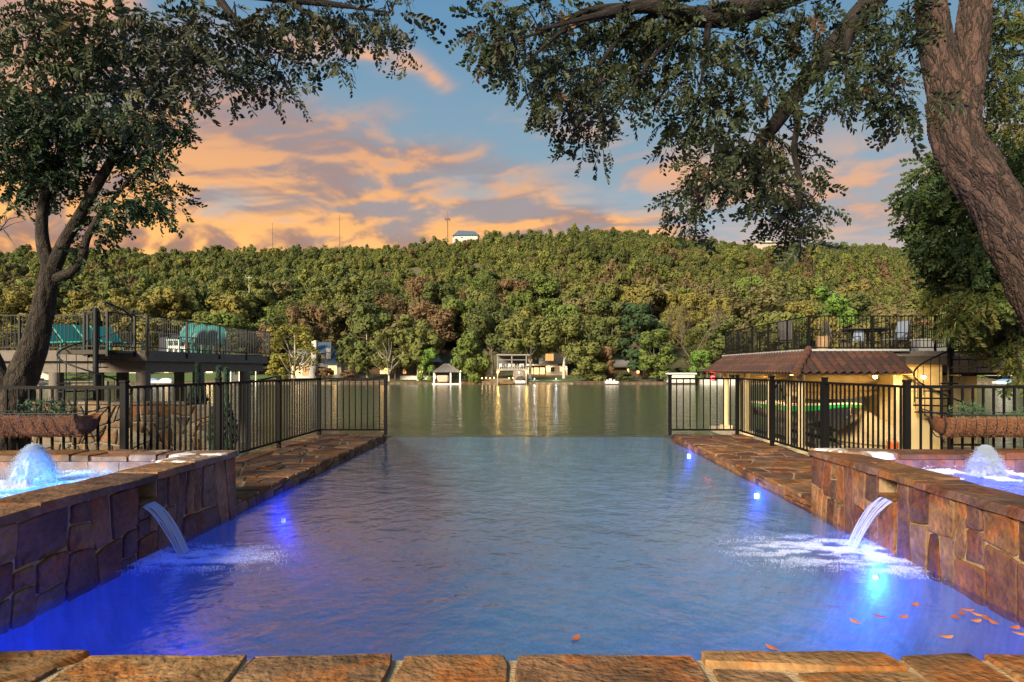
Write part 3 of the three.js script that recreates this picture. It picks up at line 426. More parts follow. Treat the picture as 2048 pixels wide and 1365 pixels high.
// ================================================================ stone wall at the edge of the lower left yard
{
  const d = 15.4, w = thing('stone_wall', 'grey fieldstone wall beyond the left fence', 'wall', V3(-16, LAKE - 0.3, -d));
  const base = (x, y, z) => V3(x + 16, y - (LAKE - 0.3), -d + z + d);
  add(meterUV(span(-9, 8.1, 0, 2.40, -0.42, -0.03)), mortarGrey, 'mortar', w);
  lay(rect(-24, -7.9, -0.9, 0.60), { size: 0.11, wild: 0.5, seed: 101, gap: 0.012, t: 0.06, bevel: 0.02, mats: greyMats, basis: (x, y, z) => V3(x + 16, y - (LAKE - 0.3), -0.05 + z), amp: 0.03, step: 0.12 }, w);
  for (let i = 0; i < 17; i++) add(meterUV(rbox(0.94, 0.07, 0.5, 0.02, -8.5 + i * 0.97, 2.437 + (i % 3) * 0.006, -0.22)), greyMats[i % 5], 'cap_stone', w);
}
// dark junipers standing by that wall
function spire(px, pyTop, pyBase, d, label, seed) {
  const b = at(px, pyBase, d), top = at(px, pyTop, d).y, H = top - b.y, t = thing('columnar_juniper', label, 'shrub', b), rnd = rng(seed), list = [];
  add(tube([V3(0, -0.2, 0), V3(0, H * 0.5, 0.02), V3(0.01, H * 0.9, 0)], [[0, 0.05], [1, 0.012]], 8), soil, 'trunk', t);
  for (let i = 0; i < 1500; i++) { const v = rnd(), r = 0.26 * Math.sin(Math.min(1, v * 1.25 + 0.25) * PI * 0.94) * Math.sqrt(rnd()), a = rnd() * TAU; list.push(mat4(V3(Math.cos(a) * r, v * H, Math.sin(a) * r), new THREE.Euler(rnd() - 0.5, rnd() * 6, rnd() - 0.5), V3(0.016, 0.07, 0.016))); }
  scatter('foliage', new THREE.OctahedronGeometry(1, 0), P(lin(0.018, 0.045, 0.030), { roughness: 0.9 }), list, t);
}
spire(395, 728, 830, 15.9, 'dark columnar juniper between the deck columns, nearest the stairs', 111);
spire(452, 738, 905, 14.6, 'dark columnar juniper right of the stone wall end', 112);
spire(437, 735, 900, 14.9, 'dark columnar juniper at the stone wall end', 113);
// ================================================================ railings and spiral stairs shared by both docks
const deckPicket = box(0.016, 0.96, 0.016, 0, 0.48, 0), deckPost = box(0.055, 1.25, 0.055, 0, 0.43, 0);
function railing(runs, parent, mat, gap = 0.115, midRail = 0) {   // runs of local points [x, z] at deck level y = 0
  const r = part('railing', parent);
  for (const [a0, b0, posts = 3] of runs) {
    const a = V3(a0[0], 0, a0[1]), b = V3(b0[0], 0, b0[1]), n = Math.max(2, Math.round(a.distanceTo(b) / gap));
    for (const y of midRail ? [1.05, midRail, 0.09] : [1.05, 0.09]) add(bar(a.clone().setY(y), b.clone().setY(y), 0.032, 0.028), mat, 'rail', r);
    for (let i = 1; i < n; i++) { const p = a.clone().lerp(b, i / n), m = add(deckPicket, mat, 'picket', r); m.position.set(p.x, 0.09, p.z); }
    for (let i = 0; i <= posts; i++) { const p = a.clone().lerp(b, i / posts), m = add(deckPost, mat, 'post', r); m.position.set(p.x, 0, p.z); }
  }
  return r;
}
function spiral(label, c, y0, y1, R, a0, turn, mat, extra, poleTop) {
  const s = thing('spiral_stair', label, 'staircase', V3(c.x, y0, c.z)), H = y1 - y0, n = Math.round(H / 0.215), ang = (t) => a0 + turn * t;
  add(cyl(0.07, 0.07, H + (poleTop ?? 1.15), 0, 0, 0, 20), mat, 'pole', s);
  const tread = (() => { const sh = new THREE.Shape(); sh.moveTo(0.06, -0.05); sh.lineTo(R, -0.20); sh.lineTo(R + 0.01, 0.20); sh.lineTo(0.06, 0.05); return new THREE.ExtrudeGeometry(sh, { depth: 0.035, bevelEnabled: false }).rotateX(-PI / 2); })();
  const hand = [];
  for (let i = 0; i < n; i++) {
    const t = i / n, m = add(tread, mat, 'tread', s); m.position.y = (i + 0.6) * H / n; m.rotation.y = -ang(t);
    for (const k of [0, 0.5]) { const q = ang((i + k) / n), y = (i + 0.6 + k) * H / n; add(rod(V3(Math.cos(q) * R, y, Math.sin(q) * R), V3(Math.cos(q) * R, y + 0.9, Math.sin(q) * R), 0.009, 0.009, 6), mat, 'baluster', s); }
  }
  for (let i = 0; i <= 60; i++) { const t = i / 60 * (1 + extra), q = ang(t); hand.push(V3(Math.cos(q) * R, t * H + 0.9 + H / n * 0.6, Math.sin(q) * R)); }
  add(tube(hand, 0.024, 8), mat, 'handrail', s);
  return s;
}
const deckPaint = P(lin(0.17, 0.145, 0.13), { map: grainColor, roughness: 0.75 });
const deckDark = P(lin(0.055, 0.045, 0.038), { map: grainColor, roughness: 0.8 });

// ================================================================ left sun deck on columns in the lake
const DY = 2.05, LD0 = 18.75, LD1 = 27.4, LDX = -11.6;
{
  const deck = thing('sun_deck', 'grey raised sun deck on round columns at the left of the lake', 'deck', V3(LDX, DY, -LD0));
  const L = -12, zf = 0, zb = -(LD1 - LD0);
  add(meterUV(span(L, 0, -0.32, 0, zb, zf)), deckPaint, 'slab', deck);
  add(meterUV(span(-0.32, -0.12, -0.66, -0.323, zb + 0.25, zf - 0.15)), deckPaint, 'beam', deck);
  add(meterUV(span(L, -0.323, -0.66, -0.323, zf - 0.35, zf - 0.15)), deckPaint, 'beam', deck);
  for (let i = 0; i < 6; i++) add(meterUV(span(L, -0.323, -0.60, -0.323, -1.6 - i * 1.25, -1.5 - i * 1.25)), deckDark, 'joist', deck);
  const col = cyl(0.19, 0.19, DY - LAKE + 0.9 - 0.66, 0, -(DY - LAKE + 0.9), 0, 24);
  for (const [x, d] of [[-0.22, 18.95], [-0.22, 22.07], [-0.22, 25.6], [-2.9, 19.0], [-2.9, 22.07], [-2.9, 25.6], [-6.2, 22.07], [-6.2, 25.6], [-9.6, 22.07]]) { const m = add(col, deckPaint, 'column', deck); m.position.set(x, 0, -(d - LD0)); }
  railing([[[0.02, zf], [0.02, zb], 4], [[-1.75, zf + 0.02], [L, zf + 0.02], 5], [[0.02, zb], [L, zb], 5], [[0.02, zf + 0.02], [-0.35, zf + 0.02], 1]], deck, ironGrey);
  // landing that reaches out to the stair
  add(meterUV(span(-1.75, -0.35, -0.14, -0.02, zf + 0.02, zf + 1.25)), deckDark, 'landing', deck);
  railing([[[-0.35, zf + 0.02], [-0.35, zf + 1.22], 1], [[-0.35, zf + 1.22], [-1.0, zf + 1.22], 1]], deck, ironGrey);
}
spiral('dark grey spiral stair with curling handrail at the left deck', V3(-12.25, 0, -17.5), -0.8, DY, 0.86, -TAU * 1.42, TAU * 1.42, ironGrey, 0.08, 1.15);

// teal loungers and chairs on it
const teal = P(lin(0.0, 0.13, 0.14), { roughness: 0.55 }), tealFrame = M(lin(0.02, 0.25, 0.22), { roughness: 0.4 });
function lounger(p, turn, label) {
  const l = thing('sun_lounger', label, 'sun lounger', p, turn, 'teal loungers on the left deck');
  add(rbox(0.66, 0.035, 1.25, 0.015, 0, 0.34, 0.35), teal, 'seat_sling', l);
  add(rbox(0.66, 0.035, 0.95, 0.015, 0, 0, -0.47).rotateX(0.72).translate(0, 0.34, -0.26), teal, 'back_sling', l);
  for (const s of [-1, 1]) { add(merge([rod(V3(s * 0.34, 0.34, 0.98), V3(s * 0.34, 0.34, -0.26), 0.022), rod(V3(s * 0.34, 0.34, -0.26), V3(s * 0.34, 0.97, -0.99), 0.022)]), tealFrame, 'side_rail', l); for (const z of [0.85, -0.2]) add(rod(V3(s * 0.34, 0, z), V3(s * 0.34, 0.34, z), 0.02), tealFrame, 'leg', l); }
}
const onDeck = (px, d) => V3((px - AXIS_X) * d / FOCAL, DY, -d);
lounger(onDeck(110, 21.5), 1.2, 'teal lounger right of the left tree trunk'); lounger(onDeck(158, 21.2), 1.15, 'teal lounger left of the stair pole'); lounger(onDeck(205, 21.6), 1.2, 'teal lounger behind the stair pole'); lounger(onDeck(235, 22.0), 1.15, 'teal lounger right of the stair pole');
function shellChair(p, turn, label) {                            // fan-backed teal chair
  const c = thing('shell_chair', label, 'chair', p, turn, 'teal shell-back chairs on the left deck');
  add(rbox(0.56, 0.05, 0.52, 0.02, 0, 0.40, 0), teal, 'seat', c);
  const sh = new THREE.Shape(); sh.moveTo(-0.24, 0); sh.bezierCurveTo(-0.42, 0.35, -0.34, 0.74, 0, 0.74); sh.bezierCurveTo(0.34, 0.74, 0.42, 0.35, 0.24, 0); const back = new THREE.ExtrudeGeometry(sh, { depth: 0.025, bevelEnabled: false, curveSegments: 14 }), bp = back.attributes.position; for (let i = 0; i < bp.count; i++) bp.setZ(i, bp.getZ(i) + bp.getX(i) ** 2 * 0.9 - bp.getY(i) * 0.30 - 0.22); back.translate(0, 0.42, 0).computeVertexNormals(); add(back, teal, 'back_shell', c);
  for (const sx of [-1, 1]) { add(rbox(0.09, 0.03, 0.62, 0.012, sx * 0.33, 0.60, 0.02), teal, 'armrest', c); for (const z of [0.25, -0.22]) add(bar(V3(sx * 0.3, 0, z), V3(sx * 0.31, 0.59, z), 0.05), teal, 'leg', c); }
}
shellChair(onDeck(362, 23.0), -0.4, 'teal shell-back chair nearest the deck corner'); shellChair(onDeck(388, 23.6), -0.2, 'second teal shell-back chair from the deck corner'); shellChair(onDeck(412, 24.1), 0.0, 'third teal shell-back chair from the deck corner'); shellChair(onDeck(432, 24.8), 0.3, 'farthest teal shell-back chair on the left deck');
{
  const t = thing('side_table', 'small white side table beside the teal chairs', 'table', onDeck(352, 22.2)); add(rbox(0.46, 0.03, 0.46, 0.01, 0, 0.46, 0), whitePaint, 'table_top', t); for (const [x, z] of [[-1, -1], [1, -1], [-1, 1], [1, 1]]) add(bar(V3(x * 0.19, 0, z * 0.19), V3(x * 0.19, 0.45, z * 0.19), 0.04), whitePaint, 'leg', t); for (const z of [-1, 1]) add(box(0.36, 0.12, 0.015, 0, 0.20, z * 0.19), whitePaint, 'panel', t);
  const g = thing('patio_grill', 'dark covered grill behind the side table on the left deck', 'grill', onDeck(345, 24.0)); add(rbox(0.75, 0.62, 0.5, 0.06, 0, 0.34, 0), M(lin(0.03, 0.035, 0.06)), 'cart', g); add(new THREE.CylinderGeometry(0.26, 0.26, 0.76, 20, 1, false, 0, PI).rotateZ(PI / 2).rotateX(-PI / 2).translate(0, 0.65, 0), M(lin(0.03, 0.033, 0.05), { roughness: 0.4 }), 'hood', g); add(rod(V3(-0.3, 0.78, 0.28), V3(0.3, 0.78, 0.28), 0.014), ironGrey, 'handle', g);
}

// ================================================================ right boathouse with a tiled skirt roof and a deck on top
const BF = 19.0, BB = 27.4, BX0 = 8.35, BX1 = 12.3, EAVE = 1.36, BTOP = 2.04, BFLOOR = -1.0;
const stucco = P(lin(0.66, 0.50, 0.24), { map: grainColor, bumpMap: again(grain, 2), bumpScale: 0.01, roughness: 0.9 });
const postCream = P(lin(0.62, 0.50, 0.30), { map: grainColor, roughness: 0.7 }), ceilingCream = P(lin(0.66, 0.54, 0.34), { map: grainColor, roughness: 0.8 });
const clay = [P(lin(0.13, 0.052, 0.036), { map: stoneMap, roughness: 0.75 }), P(lin(0.095, 0.042, 0.034), { map: stoneMap, roughness: 0.75 }), P(lin(0.16, 0.07, 0.048), { map: stoneMap, roughness: 0.75 }), P(lin(0.085, 0.042, 0.04), { map: stoneMap, roughness: 0.75 })];
const ox = BX0, oz = -BF;
const bh = thing('boathouse', 'boathouse with clay tile skirt roof, lit cream posts and a railed deck on top', 'boathouse', V3(BX0, BFLOOR, -BF));
const B = (x, y, d) => V3(x - BX0, y - BFLOOR, -d + BF);
const bspan = (x0, x1, y0, y1, d0, d1) => meterUV(span(x0 - BX0, x1 - BX0, y0 - BFLOOR, y1 - BFLOOR, -d0 + BF, -d1 + BF));
{
  add(bspan(BX0, 14.6, BTOP - 0.16, BTOP, BF + 0.05, BB), deckPaint, 'deck_slab', bh);
  add(bspan(BX0 - 0.75, 10.95, EAVE - 0.03, EAVE + 0.02, BF - 1.0, BB), ceilingCream, 'ceiling', bh);
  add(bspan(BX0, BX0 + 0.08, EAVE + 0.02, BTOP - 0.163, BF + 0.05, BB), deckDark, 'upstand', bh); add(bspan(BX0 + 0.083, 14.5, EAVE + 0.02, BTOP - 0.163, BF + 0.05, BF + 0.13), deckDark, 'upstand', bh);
  add(bspan(BX0 - 0.25, 15.2, BFLOOR - 0.2, BFLOOR, BF - 0.7, BF + 1.1), P(lin(0.40, 0.34, 0.26), { map: grainColor, roughness: 0.9 }), 'front_pier', bh);
  add(bspan(BX0 - 0.62, BX0 - 0.1, BFLOOR - 0.2, BFLOOR - 0.003, BF - 0.7, BB), P(lin(0.40, 0.34, 0.26), { map: grainColor, roughness: 0.9 }), 'side_pier', bh);
  const post = cyl(0.115, 0.115, EAVE - 0.03 - BFLOOR + 0.9, 0, -0.9, 0, 20), foot = box(0.4, 0.18, 0.4, 0, 0.09, 0);
  for (const [x, d] of [[7.98, 18.6], [7.98, 20.9], [7.98, 23.3], [7.98, 25.8], [10.72, 18.35], [10.9, 23.3], [10.9, 26.8]]) { const m = add(post, postCream, 'post', bh); m.position.copy(B(x, BFLOOR, d)); const f = add(foot, postCream, 'post_footing', bh); f.position.copy(B(x, BFLOOR, d)); }
  // storage rooms
  const room = part('storage_room', bh);
  add(bspan(11.0, 12.15, BFLOOR, BTOP - 0.42, 18.55, 19.88), stucco, 'front_wall', room); add(bspan(12.153, 14.15, BFLOOR, BTOP - 0.42, 19.9, 23), stucco, 'wall', room);
  add(bspan(10.98, 12.25, BTOP - 0.418, BTOP - 0.163, 18.4, 19.04), deckDark, 'fascia', room);
  add(bspan(11.22, 11.75, BFLOOR + 0.02, 1.02, 18.53, 18.547), P(lin(0.60, 0.47, 0.25), { roughness: 0.7 }), 'door', room); add(bspan(11.02, 11.4, 0.83, 0.87, 18.5, 18.545), stucco, 'trim_band', room);
}
// clay tiles: rolled pans in three courses
const tileGeo = (() => { const w = 0.235, L = 0.42, n = 8, pos = [], uv = [], idx = []; for (let k = 0; k < 2; k++) for (let i = 0; i <= 1; i++) for (let j = 0; j <= n; j++) { const a = j / n, x = (a - 0.5) * w * (1 - 0.06 * i), y = Math.sin(clamp((a - 0.12) / 0.76, 0, 1) * PI) * 0.075 - k * 0.016 + (1 - i) * 0.018; pos.push(x, y, (i - 0.5) * -L); uv.push(x, i * L); } const q = (a, b, c, d) => idx.push(a, b, c, b, d, c), W = n + 1; for (let j = 0; j < n; j++) { q(j, j + 1, W + j, W + j + 1); q(2 * W + j + 1, 2 * W + j, 3 * W + j + 1, 3 * W + j); q(2 * W + j, 2 * W + j + 1, j, j + 1); } const g = new THREE.BufferGeometry(); g.setAttribute('position', new THREE.Float32BufferAttribute(pos, 3)); g.setAttribute('uv', new THREE.Float32BufferAttribute(uv, 2)); g.setIndex(idx); g.computeVertexNormals(); return g.toNonIndexed(); })();
tileGeo.computeVertexNormals();
const roof = part('tile_roof', bh), tileRnd = rng(121);
function tileFace(a, b, up, cols, rows, cutL, cutR) {            // a, b: eave ends; up: vector from eave to top; cuts shorten upper courses at hips
  const along = b.clone().sub(a), u = along.clone().normalize(), slope = up.clone().normalize(), nrm = u.clone().cross(slope).normalize(); if (nrm.y < 0) nrm.negate();
  const len = along.length(), wq = len / cols, lq = up.length() / rows, basis = new THREE.Matrix4().makeBasis(u.clone(), nrm, u.clone().cross(nrm)); const q = new THREE.Quaternion().setFromRotationMatrix(basis), flip = u.clone().cross(nrm).dot(slope) > 0;
  if (flip) q.multiply(new THREE.Quaternion().setFromAxisAngle(V3(0, 1, 0), PI));
  const under = [a.clone(), b.clone(), b.clone().add(up).addScaledVector(u, -cutR), a.clone().add(up).addScaledVector(u, cutL)].map((p) => p.addScaledVector(nrm, -0.012));
  add(polySurface([under, under.map((p) => p.clone().addScaledVector(nrm, -0.04)).reverse()]), deckDark, 'roof_board', roof);
  for (let r = 0; r < rows; r++) for (let c = 0; c < cols; c++) {
    const s = (c + 0.5) * wq, t = (r + 0.5) / rows; if (s < cutL * t - 0.02 || s > len - cutR * t + 0.02) continue;
    const m = add(tileGeo, clay[Math.floor(tileRnd() * 4)], 'roof_tile', roof); m.position.copy(a).addScaledVector(u, s).addScaledVector(slope, (r + 0.5) * lq).addScaledVector(nrm, 0.012 + tileRnd() * 0.006); m.quaternion.copy(q); m.scale.set(wq / 0.225 , 1, lq / 0.36);
  }
}
{
  const e0 = B(BX0 - 0.78, EAVE, BB + 0.2), e1 = B(BX0 - 0.78, EAVE, BF - 1.05), e2 = B(10.95, EAVE, BF - 1.05);
  tileFace(e0, e1, V3(0.80, BTOP - EAVE - 0.02, 0), 40, 3, 0.6, 1.05);
  tileFace(e1, e2, V3(0, BTOP - EAVE - 0.02, -1.07), 14, 3, 0.80, 0);
  const hipMat = clay[2];
  for (let i = 0; i < 5; i++) { const a = B(BX0 - 0.80 + i * 0.165, EAVE + 0.04 + i * 0.137, BF - 1.08 + i * 0.214), b = B(BX0 - 0.80 + (i + 1.15) * 0.165, EAVE + 0.04 + (i + 1.15) * 0.137, BF - 1.08 + (i + 1.15) * 0.214); add(rod(a, b, 0.125, 0.105, 14), hipMat, 'hip_tile', roof); }
  // the dark return of the roof beyond the stair
  const f0 = B(12.2, EAVE - 0.02, 19.35), f1 = B(14.95, EAVE - 0.02, 19.35);
  tileFace(f0, f1, V3(0, 0.66, -0.85), 12, 3, 0, 0.85);
  tileFace(f1, B(14.95, EAVE - 0.02, BB), V3(-0.85, 0.66, 0), 36, 3, 0.85, 0);
  add(meterUV(rbox(0.16, 0.07, BB - BF + 0.1, 0.02, BX0 - BX0 + 0.03, BTOP + 0.02 - BFLOOR, -(BB - BF) / 2)), P(lin(0.30, 0.31, 0.33), { roughness: 0.6 }), 'flashing', roof);
  add(meterUV(rbox(3.0, 0.07, 0.16, 0.02, 1.55, BTOP + 0.022 - BFLOOR, 0.03)), P(lin(0.30, 0.31, 0.33), { roughness: 0.6 }), 'flashing', roof);
  const deckTop = part('deck_top', bh); deckTop.position.y = BTOP - BFLOOR + 0.03;
  const r = railing([[[0.1, -0.1], [BX1 - BX0, -0.1], 2], [[0.1, -0.1], [0.1, -(BB - BF)], 5], [[0.1, -(BB - BF)], [6.1, -(BB - BF)], 4], [[5.9, 0.4], [6.1, -(BB - BF)], 4], [[BX1 - BX0, -0.1], [BX1 - BX0 - 0.1, 0.85], 1], [[4.7, 0.75], [5.9, 0.4], 2]], bh, ironBlack); r.position.y = BTOP - BFLOOR + 0.02; bh.remove(deckTop);
}
spiral('black spiral stair in front of the yellow boathouse wall', V3(11.72, 0, -17.55), -1.0, BTOP, 0.87, TAU * 1.15 - 0.4, -TAU * 1.15, ironBlack, 0.08, 1.15);
{
  // the lamps under the roof
  const warm = [1.0, 0.62, 0.20];
  for (const [x, d, k, label] of [[10.0, 18.25, 3.2, 'warm lamp under the front eave of the boathouse'], [8.9, 21.5, 3.5, 'warm lamp under the middle of the boathouse roof'], [9.2, 25.0, 3, 'warm lamp under the back of the boathouse roof'], [11.1, 17.75, 2.6, 'warm lamp at the corner by the yellow wall']]) {
    const l = thing('ceiling_lamp', label, 'lamp', V3(x, EAVE - 0.115, -d)); add(cyl(0.09, 0.10, 0.03, 0, 0.055, 0, 20), whitePaint, 'lamp_base', l); add(new THREE.SphereGeometry(0.06, 16, 10).translate(0, 0.02, 0), glow(...warm, 14), 'bulb', l);
    const p = new THREE.PointLight(lin(...warm), k); p.name = 'lamp_light'; p.position.y = 0.02; p.castShadow = true; p.shadow.radius = 3; l.add(p);
  }
}
// cream canopy of the boat lift
const tarp = P(lin(0.66, 0.52, 0.30), { map: grainColor, bumpMap: again(grain, 1.2), bumpScale: 0.02, roughness: 0.9, transmission: 0.2, thickness: 0 });
{
  const l = thing('boat_lift', 'boat lift with rolled cream canvas under the boathouse roof', 'boat lift', V3(9.6, BFLOOR, -21.4)), Y = (y) => y - BFLOOR;
  const roll = (y, r, z0, z1, sag) => tube(curve([V3(-1.5, Y(y), z0), V3(-0.6, Y(y - sag), z0), V3(0.4, Y(y - sag * 0.6), z0 + 0.05), V3(1.4, Y(y), z1)], 24), [[0, r * 0.8], [0.3, r], [0.7, r * 1.1], [1, r * 0.6]], 14, 0.18, 7);
  add(roll(1.18, 0.16, 1.6, 1.4, 0.03), tarp, 'canvas_roll', l); add(roll(0.90, 0.14, 1.4, 1.3, 0.08), tarp, 'canvas_roll', l); add(roll(0.72, 0.10, 1.5, 1.4, 0.10), tarp, 'canvas_roll', l);
  add(roll(1.15, 0.16, -3.5, -3.5, 0.03), tarp, 'canvas_roll', l);
  for (const [x, z] of [[-1.45, 1.5], [1.45, 1.5], [-1.45, -3.4], [1.45, -3.4]]) add(bar(V3(x, -0.9, z), V3(x, Y(1.3), z), 0.10), postCream, 'lift_post', l);
  for (const z of [1.5, -3.4]) add(bar(V3(-1.45, Y(1.26), z), V3(1.45, Y(1.26), z), 0.08), postCream, 'lift_beam', l);
  for (const x of [-0.7, 0.7]) add(bar(V3(x, Y(-0.95), 1.6), V3(x, Y(-0.95), -3.4), 0.12), ironGrey, 'bunk', l);
}
// the wake boat on the lift
{
  const b = thing('wake_boat', 'green and black wake boat with tower on the lift', 'boat', V3(9.55, -0.62, -21.6), 0), L = 5.6, hullMat = P(lin(0.025, 0.026, 0.03), { roughness: 0.2, clearcoat: 1, clearcoatRoughness: 0.1 }), green = P(lin(0.01, 0.34, 0.05), { roughness: 0.25, clearcoat: 1 }), cream = P(lin(0.68, 0.60, 0.47), { roughness: 0.6 });
  const sec = (t) => { const w = 1.02 * (t < 0.55 ? 1 : Math.sqrt(Math.max(0, 1 - ((t - 0.55) / 0.45) ** 2.2))), sheer = 0.86 + 0.22 * t * t, keel = 0.05 + 0.45 * Math.max(0, (t - 0.7) / 0.3) ** 2; return { z: -L / 2 + t * L, w: Math.max(w, 0.02), sheer, keel }; };
  const strip = (f0, f1, n = 40) => { const pos = [], idx = []; for (const s of [-1, 1]) { const o = pos.length / 3; for (let i = 0; i <= n; i++) { const q = sec(i / n); pos.push(s * f0(q)[0], f0(q)[1], q.z, s * f1(q)[0], f1(q)[1], q.z); } for (let i = 0; i < n; i++) { const a = o + i * 2; idx.push(a, a + 1, a + 2, a + 1, a + 3, a + 2); } } const g = new THREE.BufferGeometry(); g.setAttribute('position', new THREE.Float32BufferAttribute(pos, 3)); g.setIndex(idx); g.computeVertexNormals(); return g; };
  const chine = (q) => [q.w * 0.82, q.keel + 0.28], side1 = (q) => [q.w * 0.97, lerp(q.keel + 0.28, q.sheer, 0.62)], side2 = (q) => [q.w, lerp(q.keel + 0.28, q.sheer, 0.90)], gun = (q) => [q.w, q.sheer];
  add(strip((q) => [0, q.keel], chine), hullMat, 'bottom', b); add(strip(chine, side1), hullMat, 'hull_side', b); add(strip(side1, side2), green, 'green_band', b); add(strip(side2, gun), cream, 'gunwale', b); add(strip(gun, (q) => [q.w * 0.80, q.sheer + 0.02]), cream, 'deck_edge', b); add(strip((q) => [q.w * 0.80, q.sheer + 0.02], (q) => [q.w * 0.78, q.sheer - 0.35]), cream, 'cockpit_liner', b); add(strip((q) => [0, q.sheer - 0.35], (q) => [q.w * 0.79, q.sheer - 0.35]), cream, 'cockpit_floor', b);
  add(span(-0.99, 0.99, 0.33, 0.86, -L / 2 - 0.02, -L / 2 + 0.04), hullMat, 'transom', b);
  for (const [x, z, w, d] of [[-0.48, -1.6, 0.75, 0.6], [0.48, -1.6, 0.75, 0.6], [0.5, 0.2, 0.55, 0.55], [0, 1.7, 0.9, 0.5]]) add(rbox(w, 0.42, d, 0.08, x, 0.74, z), cream, 'seat', b);
  add(polySurface([[V3(-0.8, 0.92, 0.75), V3(0.8, 0.92, 0.75), V3(0.62, 1.28, 0.42), V3(-0.62, 1.28, 0.42)]]), P(lin(0.2, 0.22, 0.22), { transmission: 0.8, thickness: 0, roughness: 0.05 }), 'windshield', b);
  add(rod(V3(0.45, 0.95, 0.5), V3(0.45, 1.02, 0.4), 0.15, 0.15, 16), ironBlack, 'steering_wheel', b);
  for (const s of [-1, 1]) add(tube(curve([V3(s * 0.98, 0.9, 0.55), V3(s * 0.95, 1.55, -0.1), V3(s * 0.8, 1.72, -0.45), V3(s * 0.92, 1.35, -0.8), V3(s * 0.98, 0.9, -1.1)], 24), 0.032, 8), ironBlack, 'tower_leg', b);
  add(rod(V3(-0.8, 1.72, -0.45), V3(0.8, 1.72, -0.45), 0.032), ironBlack, 'tower_bar', b);
  for (const x of [-0.5, 0.5]) add(cyl(0.11, 0.11, 0.24, 0, 0, 0, 16).rotateX(PI / 2).translate(x, 1.60, -0.55), ironBlack, 'tower_speaker', b);
}
{ // covered craft and bucket on the front pier
  const c = thing('covered_jet_ski', 'cream covered watercraft on the pier beside the boat', 'watercraft', V3(10.62, BFLOOR, -19.7), 0.5);
  const lump = new THREE.SphereGeometry(1, 28, 18), p = lump.attributes.position; for (let i = 0; i < p.count; i++) { const x = p.getX(i), y = Math.max(p.getY(i), -0.55), z = p.getZ(i), n = fbm(x * 2.4 + 5, z * 2.4 + y * 2, 3, 8) - 0.5; p.setXYZ(i, x * 0.48 * (1 + n * 0.35), (y + 0.55) * 0.60 * (1 + 0.28 * Math.exp(-((z + 0.15) ** 2) * 9)) + n * 0.12 * (y > -0.5 ? 1 : 0), z * 1.15); } lump.computeVertexNormals();
  add(lump, tarp, 'cover', c); add(box(0.5, 0.1, 1.6, 0, 0.02, 0), postCream, 'cradle', c); add(tube(curve([V3(-0.42, 0.18, 0.9), V3(-0.5, 0.16, 0), V3(-0.42, 0.18, -0.9)], 12), 0.012, 6), ironGrey, 'tie_cord', c);
  const k = thing('orange_bucket', 'orange plastic bucket at the foot of the boathouse column', 'bucket', V3(10.42, BFLOOR, -18.1)); add(new THREE.LatheGeometry([[0, 0.01], [0.125, 0.01], [0.15, 0.34], [0.162, 0.35], [0.162, 0.38], [0.145, 0.38], [0.12, 0.03], [0, 0.03]].map(([r, y]) => new THREE.Vector2(r, y)), 24), M(lin(0.62, 0.11, 0.02), { roughness: 0.45 }), 'pail', k); add(new THREE.TorusGeometry(0.16, 0.006, 6, 20, PI).rotateX(-0.9).translate(0, 0.36, 0), ironGrey, 'handle', k);
}
// furniture on the boathouse deck
const sling = M(lin(0.085, 0.08, 0.09), { roughness: 0.8 }), slingBlue = M(lin(0.16, 0.20, 0.28), { roughness: 0.7 }), frameDark = M(lin(0.03, 0.024, 0.02), { roughness: 0.5 });
function patioChair(p, turn, label, fabric, k = 1) {
  const c = thing('patio_chair', label, 'chair', p, turn, 'chairs on the boathouse deck');
  add(rbox(0.5, 0.03, 0.5, 0.012, 0, 0.42, 0), fabric, 'seat', c); add(rbox(0.48, 0.56 * k, 0.025, 0.01, 0, 0.28 * k, 0).rotateX(-0.2).translate(0, 0.48, -0.24), fabric, 'backrest', c);
  for (const s of [-1, 1]) { add(bar(V3(s * 0.26, 0, 0.24), V3(s * 0.26, 0.62, 0.22), 0.03), frameDark, 'leg', c); add(bar(V3(s * 0.26, 0, -0.26), V3(s * 0.26, 0.55 + 0.5 * k, -0.33 - 0.06 * k), 0.03), frameDark, 'leg', c); add(rbox(0.05, 0.025, 0.55, 0.01, s * 0.26, 0.63, -0.03), frameDark, 'armrest', c); }
}
const onBoat = (px, d) => V3((px - AXIS_X) * d / FOCAL, BTOP + 0.005, -d);
patioChair(onBoat(1578, 22.5), 2.4, 'tall dark chair at the far left of the boathouse deck', sling, 1.25); patioChair(onBoat(1676, 20.6), 1.35, 'grey sling chair left of the round table', sling); patioChair(onBoat(1790, 20.6), -1.3, 'pale blue sling chair right of the round table', slingBlue); patioChair(onBoat(1727, 22.9), 0.1, 'chair behind the round table on the boathouse deck', slingBlue, 0.9);
